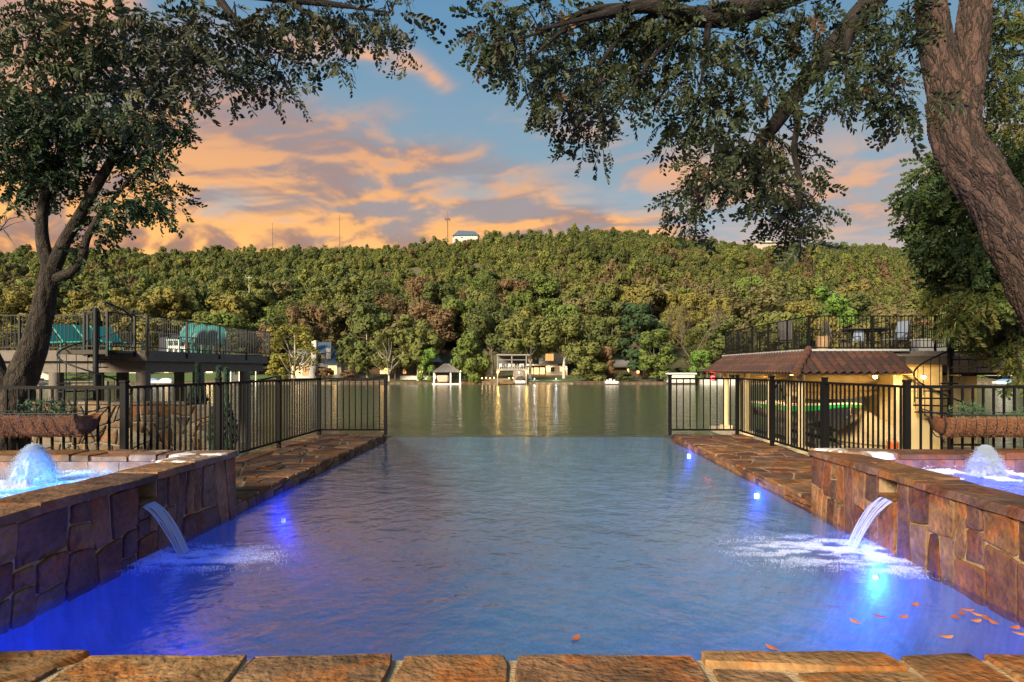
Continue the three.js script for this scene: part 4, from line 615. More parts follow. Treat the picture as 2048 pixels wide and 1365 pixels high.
{
  const t = thing('patio_table', 'dark round table on the boathouse deck', 'table', onBoat(1733, 21.2)); add(cyl(0.80, 0.80, 0.03, 0, 0.78, 0, 40), frameDark, 'table_top', t); add(new THREE.TorusGeometry(0.62, 0.02, 8, 40).rotateX(PI / 2).translate(0, 0.74, 0), frameDark, 'apron', t); for (let i = 0; i < 4; i++) { const a = i * PI / 2 + 0.6; add(bar(V3(Math.cos(a) * 0.5, 0, Math.sin(a) * 0.5), V3(Math.cos(a) * 0.4, 0.77, Math.sin(a) * 0.4), 0.045), frameDark, 'leg', t); }
  const u = thing('clay_urn', 'tan clay urn behind the boathouse deck railing', 'urn', onBoat(1646, 20.2)); add(new THREE.LatheGeometry([[0, 0], [0.15, 0], [0.20, 0.15], [0.215, 0.36], [0.20, 0.48], [0.21, 0.5], [0.19, 0.5], [0.18, 0.42], [0, 0.42]].map(([r, y]) => new THREE.Vector2(r, y)), 28), P(lin(0.42, 0.27, 0.15), { map: grainColor }), 'urn_body', u); add(new THREE.SphereGeometry(0.17, 12, 8).scale(1, 0.3, 1).translate(0, 0.43, 0), soil, 'soil', u);
  const sh = rng(7), dead = []; for (let i = 0; i < 60; i++) { const a = sh() * TAU, h = 0.25 + sh() * 0.4; dead.push(rod(V3(0, 0.42, 0), V3(Math.cos(a) * 0.16 * sh(), 0.42 + h, Math.sin(a) * 0.16), 0.004, 0.002, 4)); } tag(add(merge(dead), frameDark, 'dry_stems', u), null, null, null, 'stuff');
  const bx = thing('storage_bench', 'grey storage bench at the right of the boathouse deck', 'bench', onBoat(1858, 21.8)); add(rbox(0.95, 0.42, 0.5, 0.03, 0, 0.22, 0), M(lin(0.20, 0.20, 0.21)), 'chest', bx); add(rbox(1.0, 0.06, 0.55, 0.02, 0, 0.462, 0), M(lin(0.24, 0.24, 0.25)), 'lid', bx);
  // red neon on the roof's far corner
  const n = thing('neon_light', 'red neon light at the far left eave of the boathouse', 'neon sign', V3(7.62, EAVE - 0.25, -26.4)); add(box(0.05, 0.24, 0.5, 0.03, 0.0, 0), ironBlack, 'backing', n); add(tube(curve([V3(-0.02, 0.06, 0.22), V3(-0.03, 0.06, -0.1), V3(-0.03, -0.06, -0.2), V3(-0.02, -0.06, 0.2)], 20), 0.025, 8), glow(1, 0.02, 0.02, 10), 'neon_tube', n);
  const pl = new THREE.PointLight(lin(1, 0.03, 0.03), 1.6); pl.name = 'neon_glow'; pl.position.set(-0.2, -0.03, 0); pl.castShadow = true; n.add(pl);
}
// ================================================================ lake and hillside
const lakeMat = P(lin(0.048, 0.066, 0.046), { roughness: 0.13, ior: 1.36, bumpMap: again(rippleBump, 1 / 9), bumpScale: 0.075 });
structure(add(sheet(-900, 900, -121.5, 30, LAKE, 1), lakeMat, 'lake', scene), 'calm olive green lake with soft ripples', 'water');

const RIDGE = [[-900, 512], [-300, 512], [0, 503], [400, 500], [600, 497], [800, 490], [900, 480], [1000, 468], [1150, 455], [1290, 465], [1420, 482], [1550, 490], [1700, 488], [1830, 495], [2100, 503], [2900, 525]], RD = 420, SHORE = 121;
const ridgeY = (px) => EYE + (AXIS_Y - plot(RIDGE, px)) / FOCAL * RD - 5.5;
function ground(x, d) {
  const px = AXIS_X + FOCAL * x / d, n = (fbm(x * 0.02 + 50, d * 0.02, 4, 201) - 0.5) * 2;
  if (d < SHORE) return -2.6; const lawn = LAKE + 0.45 + sstep(SHORE, SHORE + 28, d) * 1.9; if (d < SHORE + 28) return lawn;
  const t = Math.min(1, (d - SHORE - 28) / (RD - SHORE - 28)); return lawn + (ridgeY(px) - lawn) * Math.pow(t, 0.93) + n * 4.0 * Math.sin(t * PI) - Math.max(0, d - RD) * 0.06;
}
{
  const cols = 150, ds = [SHORE, SHORE + 0.4, 123, 126, 130, 135, 141, 149, 158]; for (let d = 170; d <= 420; d += 12.5) ds.push(d); ds.push(430, 460, 520, 620, 760, 1000);
  const pos = [], uv = [], idx = [];
  ds.forEach((d, i) => { for (let j = 0; j <= cols; j++) { const b = lerp(-1.9, 1.9, j / cols), x = b * d, y = i === 0 ? -2.6 : ground(x, d); pos.push(x, y, -d); uv.push(x * 0.2, d * 0.2); } });
  for (let i = 0; i < ds.length - 1; i++) for (let j = 0; j < cols; j++) { const a = i * (cols + 1) + j, b = a + cols + 1; idx.push(a, a + 1, b, a + 1, b + 1, b); }
  const g = new THREE.BufferGeometry(); g.setAttribute('position', new THREE.Float32BufferAttribute(pos, 3)); g.setAttribute('uv', new THREE.Float32BufferAttribute(uv, 2)); g.setIndex(idx); g.computeVertexNormals();
  structure(add(g, P(lin(0.12, 0.11, 0.05), { map: grainColor, bumpMap: again(grain, 0.7), bumpScale: 0.3, roughness: 1 }), 'hillside', scene), 'wooded hillside rising behind the far shore', 'hill');
}
// stone edge of the far shore, in lengths
for (let i = 0; i < 26; i++) { const x0 = -118 + i * 9, w = 8.9, h = 0.5 + 0.16 * Math.sin(i * 2.3); structure(add(meterUV(rbox(w, h + 0.8, 0.7, 0.08, x0 + w / 2, LAKE - 0.8 + (h + 0.8) / 2, -SHORE + 0.1 - 0.25 * Math.sin(i * 1.7))), greyMats[(i * 3) % 5], 'shore_edge', scene), 'low stone edge of the far bank', 'bank'); }

// ================================================================ trees of the far shore
function crownGeo(seed, o) {                                     // leaf-clump faces spread over and through uneven lobes
  const rnd = rng(seed), lobes = [], pos = [], nor = [], uv = [], W = o.w / 2, H = o.h;
  for (let i = 0; i < o.lobes; i++) { const v = o.low + (1 - o.low) * Math.pow(rnd(), o.bias ?? 0.8), env = Math.sqrt(Math.max(0.05, 1 - ((v - o.mid) / (v > o.mid ? 1.08 - o.mid : o.mid - o.low + 0.22)) ** 2)), a = rnd() * TAU, r = W * env * Math.sqrt(rnd()) * 0.78; lobes.push({ x: Math.cos(a) * r, y: v * H * 0.92, z: Math.sin(a) * r, r: (o.lobe ?? 0.3) * W * (0.65 + rnd() * 0.7) }); }
  const q = new THREE.Vector3(), e1 = new THREE.Vector3(), e2 = new THREE.Vector3();
  for (let i = 0; i < o.cards; i++) {
    const L = lobes[Math.floor(rnd() * lobes.length)]; q.set(rnd() - 0.5, rnd() - 0.42, rnd() - 0.5).normalize(); const k = 1 - 0.55 * rnd() ** 2.2, c = V3(L.x + q.x * L.r * k, L.y + q.y * L.r * k * 0.8, L.z + q.z * L.r * k);
    const n = q.clone().add(V3((rnd() - 0.5) * 1.5, (rnd() - 0.5) * 1.5 + 0.25, (rnd() - 0.5) * 1.5)).normalize(); if (n.dot(q) < 0) n.negate();
    e1.set(rnd() - 0.5, rnd() - 0.5, rnd() - 0.5).cross(n).normalize(); e2.copy(n).cross(e1); const s = o.size * (0.55 + rnd() * 0.9), pts = [];
    for (let m = 0; m < 4; m++) { const a = m * PI / 2 + (rnd() - 0.5) * 0.7, r = s * (0.5 + rnd() * 0.35); pts.push(c.clone().addScaledVector(e1, Math.cos(a) * r).addScaledVector(e2, Math.sin(a) * r * (0.6 + 0.3 * rnd())).addScaledVector(n, (rnd() - 0.5) * s * 0.25)); }
    const sn = n.clone().multiplyScalar(0.5).add(q).normalize();
    for (const m of [0, 1, 2, 0, 2, 3]) { pos.push(pts[m].x, pts[m].y, pts[m].z); nor.push(sn.x, sn.y, sn.z); uv.push(m & 1, m >> 1); }
  }
  const g = new THREE.BufferGeometry(); g.setAttribute('position', new THREE.Float32BufferAttribute(pos, 3)); g.setAttribute('normal', new THREE.Float32BufferAttribute(nor, 3)); g.setAttribute('uv', new THREE.Float32BufferAttribute(uv, 2)); return g;
}
function trunkGeo(seed, H, r, forks, spread, low = 0.25) {
  const rnd = rng(seed), list = [], lean = (rnd() - 0.5) * 0.12 * H, base = curve([V3(0, -0.4, 0), V3(lean * 0.2, H * 0.2, 0), V3(lean * 0.6, H * 0.45, 0.1), V3(lean, H * 0.8, 0)], 10);
  list.push(tube(base, [[0, r * 1.35], [0.12, r], [1, r * 0.25]], 8));
  for (let i = 0; i < forks; i++) { const t = low + (0.75 - low) * i / forks, p = base[Math.floor(t * 10)], a = rnd() * TAU, R = spread * (0.5 + 0.5 * rnd()); const mid = V3(p.x + Math.cos(a) * R * 0.5, p.y + H * 0.12, p.z + Math.sin(a) * R * 0.5), end = V3(p.x + Math.cos(a) * R, p.y + H * (0.2 + 0.18 * rnd()), p.z + Math.sin(a) * R); list.push(tube(curve([p, mid, end], 6), [[0, r * 0.5], [1, r * 0.12]], 6)); }
  return merge(list);
}
const leafy = (r, g, b) => P(lin(r, g, b), { roughness: 1, specularIntensity: 0.3, transmission: 0.2, thickness: 0 });
const LEAF = { olive: leafy(0.13, 0.142, 0.042), dark: leafy(0.085, 0.104, 0.034), green: leafy(0.115, 0.155, 0.038), bright: leafy(0.12, 0.205, 0.04), gold: leafy(0.175, 0.155, 0.042), rust: leafy(0.165, 0.108, 0.058), brown: leafy(0.17, 0.12, 0.062), pine: leafy(0.038, 0.070, 0.030), yellow: leafy(0.21, 0.195, 0.04), tawny: leafy(0.145, 0.13, 0.055) };
const barkGrey = P(lin(0.21, 0.17, 0.135), { map: barkMap, roughness: 0.95 }), barkWhite = P(lin(0.55, 0.50, 0.44), { map: again(grainColor, 0.6), roughness: 0.85 }), barkDark = P(lin(0.10, 0.075, 0.055), { map: barkMap, roughness: 0.95 });
const KINDS = {
  round: [1, 2, 3].map((s) => ({ crown: crownGeo(300 + s, { w: 9, h: 11, lobes: 26, low: 0.22, mid: 0.62, cards: 5200, size: 0.38 }), trunk: trunkGeo(310 + s, 10, 0.22, 6, 3) })),
  wide: [1, 2].map((s) => ({ crown: crownGeo(320 + s, { w: 12, h: 12, lobes: 30, low: 0.45, mid: 0.72, cards: 6000, size: 0.38, lobe: 0.26 }), trunk: trunkGeo(330 + s, 11, 0.30, 7, 3.0, 0.58) })),
  bushy: [1, 2].map((s) => ({ crown: crownGeo(340 + s, { w: 8, h: 9, lobes: 26, low: 0.06, mid: 0.42, cards: 5200, size: 0.37 }), trunk: trunkGeo(350 + s, 8, 0.16, 6, 2.4, 0.15) })),
  tall: [1, 2].map((s) => ({ crown: crownGeo(360 + s, { w: 8, h: 14, lobes: 32, low: 0.08, mid: 0.45, cards: 6000, size: 0.38 }), trunk: trunkGeo(370 + s, 13, 0.24, 8, 2.6, 0.2) })),
  airy: [1, 2].map((s) => ({ crown: crownGeo(380 + s, { w: 10, h: 12, lobes: 34, low: 0.25, mid: 0.6, cards: 2600, size: 0.30, lobe: 0.24 }), trunk: trunkGeo(390 + s, 12, 0.22, 14, 4.2, 0.2) })),
};
let treeCount = 0;
function shoreTree(px, pyTop, wpx, d, kind, leaf, label, o = {}) { // set on the ground at that bearing, as tall and wide as seen
  const x = (px - AXIS_X) * d / FOCAL, y = ground(x, d), top = EYE + (AXIS_Y - pyTop) * d / FOCAL, w = wpx * d / FOCAL, k = KINDS[kind], v = k[treeCount++ % k.length], size = { round: [9, 11], wide: [12, 12], bushy: [8, 9], tall: [8, 14], airy: [10, 12] }[kind];
  const t = thing(o.name ?? 'shore_tree', label, 'tree', V3(x, y, -d), treeCount * 1.7, o.group ?? 'trees of the far shore');
  add(v.trunk, o.bark ?? barkGrey, 'trunk', t); add(v.crown, LEAF[leaf], 'crown', t); t.scale.set(w / size[0], (top - y) / size[1], w / size[0]); return t;
}
shoreTree(588, 648, 120, 122.5, 'airy', 'yellow', 'yellow sycamore with pale limbs beside the grey lake house', { bark: barkWhite });
shoreTree(556, 705, 60, 122.2, 'bushy', 'yellow', 'low yellow green bush at the foot of the yellow sycamore');
shoreTree(735, 608, 130, 129, 'round', 'dark', 'dark olive tree right of the blue roofed house', { bark: barkWhite });
shoreTree(712, 690, 60, 126, 'round', 'olive', 'smaller olive tree against the blue roof');
shoreTree(778, 655, 96, 123.5, 'airy', 'olive', 'leaning tree with pale forked trunk on the bank', { bark: barkWhite });
shoreTree(790, 640, 100, 128, 'round', 'tawny', 'tawny tree behind the pale forked trunk');
shoreTree(836, 622, 112, 125.5, 'round', 'olive', 'olive tree with several pale stems left of the pavilion', { bark: barkWhite });
shoreTree(858, 694, 52, 123, 'bushy', 'bright', 'bright green young tree left of the pavilion');
shoreTree(940, 664, 82, 122.2, 'bushy', 'green', 'bushy green tree between pavilion and two-storey dock');
shoreTree(985, 625, 140, 137, 'wide', 'dark', 'dark spreading tree behind the two-storey dock');
shoreTree(1060, 628, 130, 128, 'wide', 'olive', 'spreading olive tree with a floodlit white trunk by the dock', { bark: barkWhite });
shoreTree(1128, 636, 136, 129, 'wide', 'olive', 'spreading olive tree with a floodlit white trunk by the white house', { bark: barkWhite });
shoreTree(1180, 684, 92, 122.4, 'bushy', 'olive', 'bushy olive tree overhanging the water right of the white house');
shoreTree(1212, 690, 46, 124, 'bushy', 'rust', 'rust coloured creeper tree beside the bushy olive tree');
shoreTree(1218, 592, 110, 141, 'tall', 'dark', 'tall dark tree left of the deep green poplar');
shoreTree(1282, 605, 112, 128, 'tall', 'pine', 'tall deep green tree in the middle of the right bank');
shoreTree(1312, 655, 84, 123, 'tall', 'green', 'mid green tree drooping to the bank right of the deep green one');
shoreTree(1402, 698, 56, 122.5, 'bushy', 'bright', 'bright green small tree above the white boathouse');
shoreTree(1450, 640, 110, 138, 'round', 'dark', 'dark tree behind the white boathouse');
shoreTree(1512, 558, 190, 165, 'airy', 'tawny', 'large thin tawny tree right of the bare tree');
shoreTree(1420, 590, 130, 170, 'airy', 'tawny', 'thin tawny tree behind the bare tree');
shoreTree(1668, 568, 110, 172, 'round', 'bright', 'sunlit bright green tree above the boathouse deck');
shoreTree(1600, 610, 90, 160, 'round', 'green', 'green tree left of the sunlit bright green tree');
shoreTree(1652, 628, 66, 140, 'bushy', 'gold', 'orange gold tree seen through the boathouse railing');
shoreTree(545, 640, 110, 150, 'round', 'gold', 'gold tree behind the end of the left deck');
shoreTree(395, 640, 130, 152, 'round', 'olive', 'olive tree above the left deck railing');
shoreTree(470, 660, 100, 135, 'round', 'dark', 'dark tree behind the far corner of the left deck');
for (const [px, top, w, d, kind, leaf, label] of [[650, 735, 40, 124, 'bushy', 'rust', 'rusty shrub hedge below the pale forked trunk'], [700, 738, 44, 123.5, 'bushy', 'rust', 'rusty shrub at the foot of the dark olive tree'], [965, 735, 34, 125, 'bushy', 'rust', 'rusty shrub lit by path lamps'], [1250, 742, 40, 123, 'bushy', 'dark', 'dark shrub left of the small white boat'], [1365, 735, 50, 126, 'bushy', 'dark', 'dark shrub behind the white boathouse roof'], [1480, 728, 60, 126, 'bushy', 'olive', 'olive shrub at the right bank beyond the fence'], [175, 730, 60, 128, 'bushy', 'green', 'green hedge shrub on the left lawn'], [30, 715, 70, 128, 'bushy', 'dark', 'dark shrub on the left lawn edge'], [1990, 700, 80, 130, 'bushy', 'green', 'green shrub below the gabled house']]) shoreTree(px, top, w, d, kind, leaf, label, { name: 'shore_shrub', group: 'shrubs of the far bank' });
{ // leafless tree
  const d = 128, x = (1380 - AXIS_X) * d / FOCAL, y = ground(x, d), rnd = rng(401), t = thing('bare_tree', 'bare pale tree with spreading leafless branches', 'tree', V3(x, y, -d)), list = [];
  const grow = (p, dir, len, r, n) => { const e = p.clone().addScaledVector(dir, len), m = p.clone().lerp(e, 0.5).add(V3((rnd() - 0.5) * len * 0.2, (rnd() - 0.3) * len * 0.15, (rnd() - 0.5) * len * 0.2)); list.push(tube(curve([p, m, e], 4), [[0, r], [1, r * 0.62]], 5, 0, 1, 0, false)); if (n > 0) for (let k = 0; k < (n > 3 ? 3 : 2) + (rnd() < 0.4 ? 1 : 0); k++) grow(e, dir.clone().add(V3((rnd() - 0.5) * 1.5, (rnd() - 0.35) * 0.7, (rnd() - 0.5) * 1.5)).normalize(), len * (0.62 + rnd() * 0.22), r * 0.58, n - 1); };
  grow(V3(0, -0.3, 0), V3(0.05, 1, 0), 4.6, 0.34, 6); add(merge(list), barkGrey, 'branches', t);
}
{ // belt of single trees on the lower slope
  const rnd = rng(411), kinds = ['round', 'round', 'wide', 'airy', 'bushy'];
  for (let i = 0; i < 150; i++) {
    const px = -60 + 2170 * ((i * 0.61803) % 1), d = 137 + 55 * rnd() ** 0.8, h = (9.5 + rnd() * 7), x = (px - AXIS_X) * d / FOCAL, y = ground(x, d), top = AXIS_Y - (y + h - EYE) * FOCAL / d, n = fbm(x * 0.03 + 9, d * 0.03, 3, 415) + (rnd() - 0.5) * 0.25, leftGold = sstep(700, 100, px) * 0.12;
    const leaf = n + leftGold > 0.70 ? 'gold' : n + leftGold > 0.62 ? 'tawny' : n > 0.46 ? 'olive' : n > 0.38 ? 'green' : n > 0.31 ? 'dark' : 'rust';
    const tone = { gold: 'golden', tawny: 'tawny', olive: 'olive', green: 'green', dark: 'dark green', rust: 'rust brown' }[leaf];
    const where = px < 270 ? 'behind the left half of the sun deck' : px < 540 ? 'behind the right half of the sun deck' : px < 690 ? 'above the blue roofed house' : px < 860 ? 'above the low stone house' : px < 980 ? 'above the boat pavilion' : px < 1150 ? 'above the two-storey dock and white house' : px < 1340 ? 'above the dark cottage' : px < 1500 ? 'above the white boathouse' : px < 1800 ? 'above the boathouse deck railing' : 'behind the right hand trees';
    shoreTree(px, top, h * (0.7 + rnd() * 0.35) * FOCAL / d, d, kinds[i % 5], leaf, (h > 14 ? 'very tall ' : h > 11.8 ? 'tall ' : 'lower ') + tone + ' slope tree ' + where, { name: 'slope_tree', group: 'trees in the belt at the foot of the hill' });
  }
}
{ // the wood that covers the hill: one mass
  const rnd = rng(421), protos = [crownGeo(431, { w: 6, h: 6.2, lobes: 13, low: 0.12, mid: 0.5, cards: 1300, size: 0.44, lobe: 0.40 }), crownGeo(432, { w: 4.4, h: 7.6, lobes: 14, low: 0.08, mid: 0.42, cards: 1200, size: 0.42, lobe: 0.44 }), crownGeo(433, { w: 7.6, h: 5.6, lobes: 16, low: 0.3, mid: 0.62, cards: 1300, size: 0.43, lobe: 0.30 }), crownGeo(434, { w: 5.4, h: 6.6, lobes: 20, low: 0.15, mid: 0.55, cards: 480, size: 0.34, lobe: 0.32 })];
  const lists = protos.map(() => []), cols = protos.map(() => []);
  for (let d = 172; d < 436; d += 2.3) for (let b = -0.98; b < 0.98; b += 2.7 / d) {
    const dd = d + (rnd() - 0.5) * 3.2, x = (b + (rnd() - 0.5) * 3 / d) * dd; if (fbm(x * 0.06, dd * 0.06, 3, 433) > 0.63 || rnd() < 0.08) continue;
    const t = (dd - 172) / 250, k = Math.floor(rnd() ** 1.2 * 4), s = (0.40 + rnd() * rnd() * 0.85 + rnd() * 0.1) * lerp(1.25, 0.82, t) * (d > 410 && rnd() < 0.25 ? 1.35 : 1), n = fbm(x * 0.022 + 3, dd * 0.022, 3, 436) + (rnd() - 0.5) * 0.34, px = AXIS_X + FOCAL * x / dd;
    if (px > 895 && px < 968 && dd > 404) continue;
    let c = n > 0.5 ? [0.150, 0.168, 0.044] : [0.105, 0.132, 0.042]; if (rnd() < 0.22) c = [0.185, 0.195, 0.05];
    const warmth = (0.55 - t) * 0.5 + (px < 450 ? 0.10 : 0) + (px > 1250 ? 0.05 : 0) + (n - 0.52) * 1.2; if (rnd() < warmth) c = rnd() < 0.45 ? [0.155, 0.118, 0.058] : rnd() < 0.6 ? [0.175, 0.150, 0.052] : [0.165, 0.105, 0.058];
    const v = (0.62 + rnd() * 0.42) * (px > 1150 ? 0.90 : 1); lists[k].push(mat4(V3(x, ground(x, dd) - 0.5, -dd), new THREE.Euler(0, rnd() * 6.28, 0), V3(s, s * (0.9 + rnd() * 0.5), s))); cols[k].push([c[0] * v, c[1] * v, c[2] * v]);
  }
  const wood = structure(part('hillside_wood', scene), 'dense juniper and oak wood covering the hill', 'wood'); wood.userData.kind = 'stuff';
  protos.forEach((g, i) => scatter('wood_crowns', g, leafy(1, 1, 1), lists[i], wood, cols[i]));
}

// ================================================================ houses, docks and boats across the lake
const fb = (px0, px1, py0, py1, d, deep) => { const a = at(px0, py1, d), b = at(px1, py0, d); return meterUV(span(a.x, b.x, a.y, b.y, -d - deep, -d)); };
const local = (o, g) => g.translate(-o.position.x, -o.position.y, -o.position.z);
const put = (o, g, m, name, parent = o) => add(local(o, g), m, name, parent);
const wallWhite = P(lin(0.66, 0.64, 0.61), { map: grainColor, roughness: 0.85 }), wallGrey = P(lin(0.085, 0.08, 0.08), { map: grainColor, roughness: 0.85 }), roofBlue = P(lin(0.10, 0.15, 0.21), { roughness: 0.45, metalness: 0.3 }), roofGrey = P(lin(0.22, 0.20, 0.19), { map: grainColor, roughness: 0.7 }), woodBrown = P(lin(0.20, 0.12, 0.07), { map: grainColor, roughness: 0.8 }), darkGlass = P(lin(0.02, 0.022, 0.025), { roughness: 0.1 }), trimWhite = whitePaint;
const litGlass = glow(1.0, 0.55, 0.18, 1.5), litDim = glow(1.0, 0.50, 0.16, 0.55), litBright = glow(1.0, 0.68, 0.30, 3.0);
function pane(o, px0, px1, py0, py1, d, mat, bars = 1) {          // a framed window: frame, pane, glazing bars
  const w = part('window', o); put(o, fb(px0 - 0.5, px1 + 0.5, py0 - 0.5, py1 + 0.5, d - 0.06, 0.05), trimWhite, 'frame', w); put(o, fb(px0, px1, py0, py1, d - 0.09, 0.025), mat, mat === darkGlass ? 'pane' : 'lit_window_pane', w);
  for (let i = 1; i <= bars; i++) { const x = lerp(px0, px1, i / (bars + 1)); put(o, fb(x - 0.25, x + 0.25, py0, py1, d - 0.13, 0.035), wallGrey, 'glazing_bar', w); }
}
const slab = (pts, dx = 0, dy = -0.12, dz = 0) => { const low = pts.map((p) => p.clone().add(V3(dx, dy, dz))), f = [pts, low.slice().reverse()]; for (let i = 0; i < pts.length; i++) { const j = (i + 1) % pts.length; f.push([pts[i], low[i], low[j], pts[j]]); } return polySurface(f); };
function lampAt(name, label, px, py, d, rgb, power, k = 20, r = 0.12) {
  const p = at(px, py, d), l = thing(name, label, 'lamp', p); add(new THREE.SphereGeometry(r, 12, 8), glow(...rgb, k), 'bulb', l); add(cyl(r * 0.7, r * 0.35, r * 0.9, 0, r * 0.8, 0, 10), ironGrey, 'lamp_cap', l); const q = new THREE.PointLight(lin(...rgb), power); q.name = 'lamp_light'; q.castShadow = true; q.shadow.radius = r / 0.02; l.add(q);
}
{ // grey and white house with a blue metal roof
  const d = 131, h = thing('lake_house', 'white and grey house with blue metal roof and tall white chimney', 'house', at(630, 760, d));
  put(h, fb(582, 682, 727, 764, d, 8), wallWhite, 'ground_floor_wall'); put(h, fb(583, 656, 702, 727, d + 0.3, 7), wallGrey, 'upper_wall'); put(h, fb(622, 626.6, 683, 727, d - 0.5, 1.2), wallWhite, 'chimney'); put(h, fb(626.6, 632, 681, 762, d - 0.7, 1.4), wallWhite, 'chimney');
  put(h, slab([at(626, 705, d - 0.4), at(664, 705, d - 0.4), at(662, 685, d + 3.5), at(626, 685, d + 3.5)]), roofBlue, 'roof'); put(h, slab([at(588, 706, d - 0.3), at(624, 706, d - 0.3), at(624, 698, d + 3), at(594, 698, d + 3)]), roofBlue, 'roof'); put(h, slab([at(646, 729, d - 1.2), at(676, 729, d - 1.2), at(672, 702, d + 2), at(662, 702, d + 2), at(656, 722, d - 0.6)]), roofBlue, 'roof');
  for (let i = 0; i < 11; i++) put(h, bar(at(629 + i * 3.3, 704.6, d - 0.42), at(629 + i * 3.2, 684.6, d + 3.45), 0.06), roofBlue, 'roof_seam');
  put(h, fb(652, 661, 697, 718, d - 0.4, 3), wallWhite, 'dormer');
  for (let i = 0; i < 22; i++) put(h, fb(584 + i * 3.3, 584.5 + i * 3.3, 703, 726.6, d + 0.24, 0.06), wallGrey, 'batten');
  pane(h, 584, 599, 731, 752, d, litGlass, 2); pane(h, 603, 616, 731, 752, d, litDim, 2); pane(h, 636, 648, 734, 749, d, darkGlass, 2); pane(h, 656, 673, 732, 749, d, litGlass, 2); pane(h, 605, 610, 710, 717, d + 0.3, darkGlass, 0); for (const x of [633, 639.5, 646]) pane(h, x, x + 3, 707, 716, d + 0.3, darkGlass, 0);
  const u = thing('closed_umbrella', 'closed red umbrella on the terrace of the grey house', 'umbrella', at(631.5, 755, d - 3)); add(new THREE.ConeGeometry(0.22, 2.0, 12).translate(0, 1.35, 0), M(lin(0.35, 0.02, 0.03)), 'canopy', u); add(cyl(0.03, 0.03, 0.5, 0, 0, 0, 8), ironGrey, 'pole', u);
}
{ // stone house with a lit arch behind the trees
  const d = 140, h = thing('stone_house', 'low house with a glowing arched window behind the pale forked trunk', 'house', at(790, 760, d)); put(h, fb(740, 880, 724, 764, d, 8), woodBrown, 'wall'); put(h, slab([at(735, 724, d - 1), at(885, 724, d - 1), at(870, 706, d + 5), at(750, 706, d + 5)]), roofGrey, 'roof');
  const w = part('arched_window', h), s = new THREE.Shape(); s.moveTo(-0.9, 0); s.lineTo(0.9, 0); s.lineTo(0.9, 0.9); s.absarc(0, 0.9, 0.9, 0, PI); const c = at(768, 749, d - 0.05); put(h, new THREE.ExtrudeGeometry(s, { depth: 0.04, bevelEnabled: false }).translate(c.x, c.y, c.z), litGlass, 'lit_window_pane', w);
  pane(h, 806, 812, 735, 748, d, litDim, 1); pane(h, 838, 845, 733, 746, d, litGlass, 1);
}
{ // pavilion boat dock
  const d = 118.5, h = thing('boat_pavilion', 'open boat pavilion with hipped grey roof and white posts', 'boathouse', at(893, 770, d)), e = [at(863, 745, d), at(923, 745, d), at(923, 745, d + 5), at(863, 745, d + 5)], a = [at(888, 728, d + 2.3), at(898, 728, d + 2.7)];
  put(h, polySurface([[e[0], e[1], a[1], a[0]], [e[1], e[2], a[1]], [e[2], e[3], a[0], a[1]], [e[3], e[0], a[0]], [e[3], e[2], e[1], e[0]]]), roofGrey, 'roof'); for (let i = 0; i < 13; i++) put(h, bar(at(866 + i * 4.6, 744.4, d - 0.02), at(lerp(888, 898, i / 12), 728.2, d + 2.4), 0.05), roofGrey, 'roof_seam');
  for (const [x, dd] of [[867.5, d + 0.3], [901, d + 0.3], [920, d + 0.3], [870, d + 4.6], [918, d + 4.6]]) put(h, fb(x - 1.3, x + 1.3, 745, 775, dd, 0.25), trimWhite, 'post'); put(h, fb(864, 922, 767.6, 769.6, d + 0.1, 5), trimWhite, 'dock_floor');
  const b = thing('wrapped_boat', 'boat wrapped in a cream cover hanging in the pavilion', 'boat', at(886, 766, d + 0.9)), c = at(886, 758, d + 1.4), g = rbox(2.4, 1.35, 2.6, 0.35, c.x, c.y, c.z), p = g.attributes.position; for (let i = 0; i < p.count; i++) { const k = (c.y - p.getY(i)) / 1.35 + 0.5; p.setX(i, c.x + (p.getX(i) - c.x) * (1 - 0.2 * k) + 0.12 * k); } g.computeVertexNormals(); put(b, g, P(lin(0.60, 0.46, 0.36), { map: grainColor }), 'cover'); put(b, bar(at(874, 752, d + 0.9), at(899, 754, d + 0.9), 0.05), ironGrey, 'sling_bar');
  lampAt('dock_lamp', 'small lamp on the right post of the pavilion', 921, 743, d - 0.3, [1, 0.62, 0.35], 1.5, 4, 0.10);
}
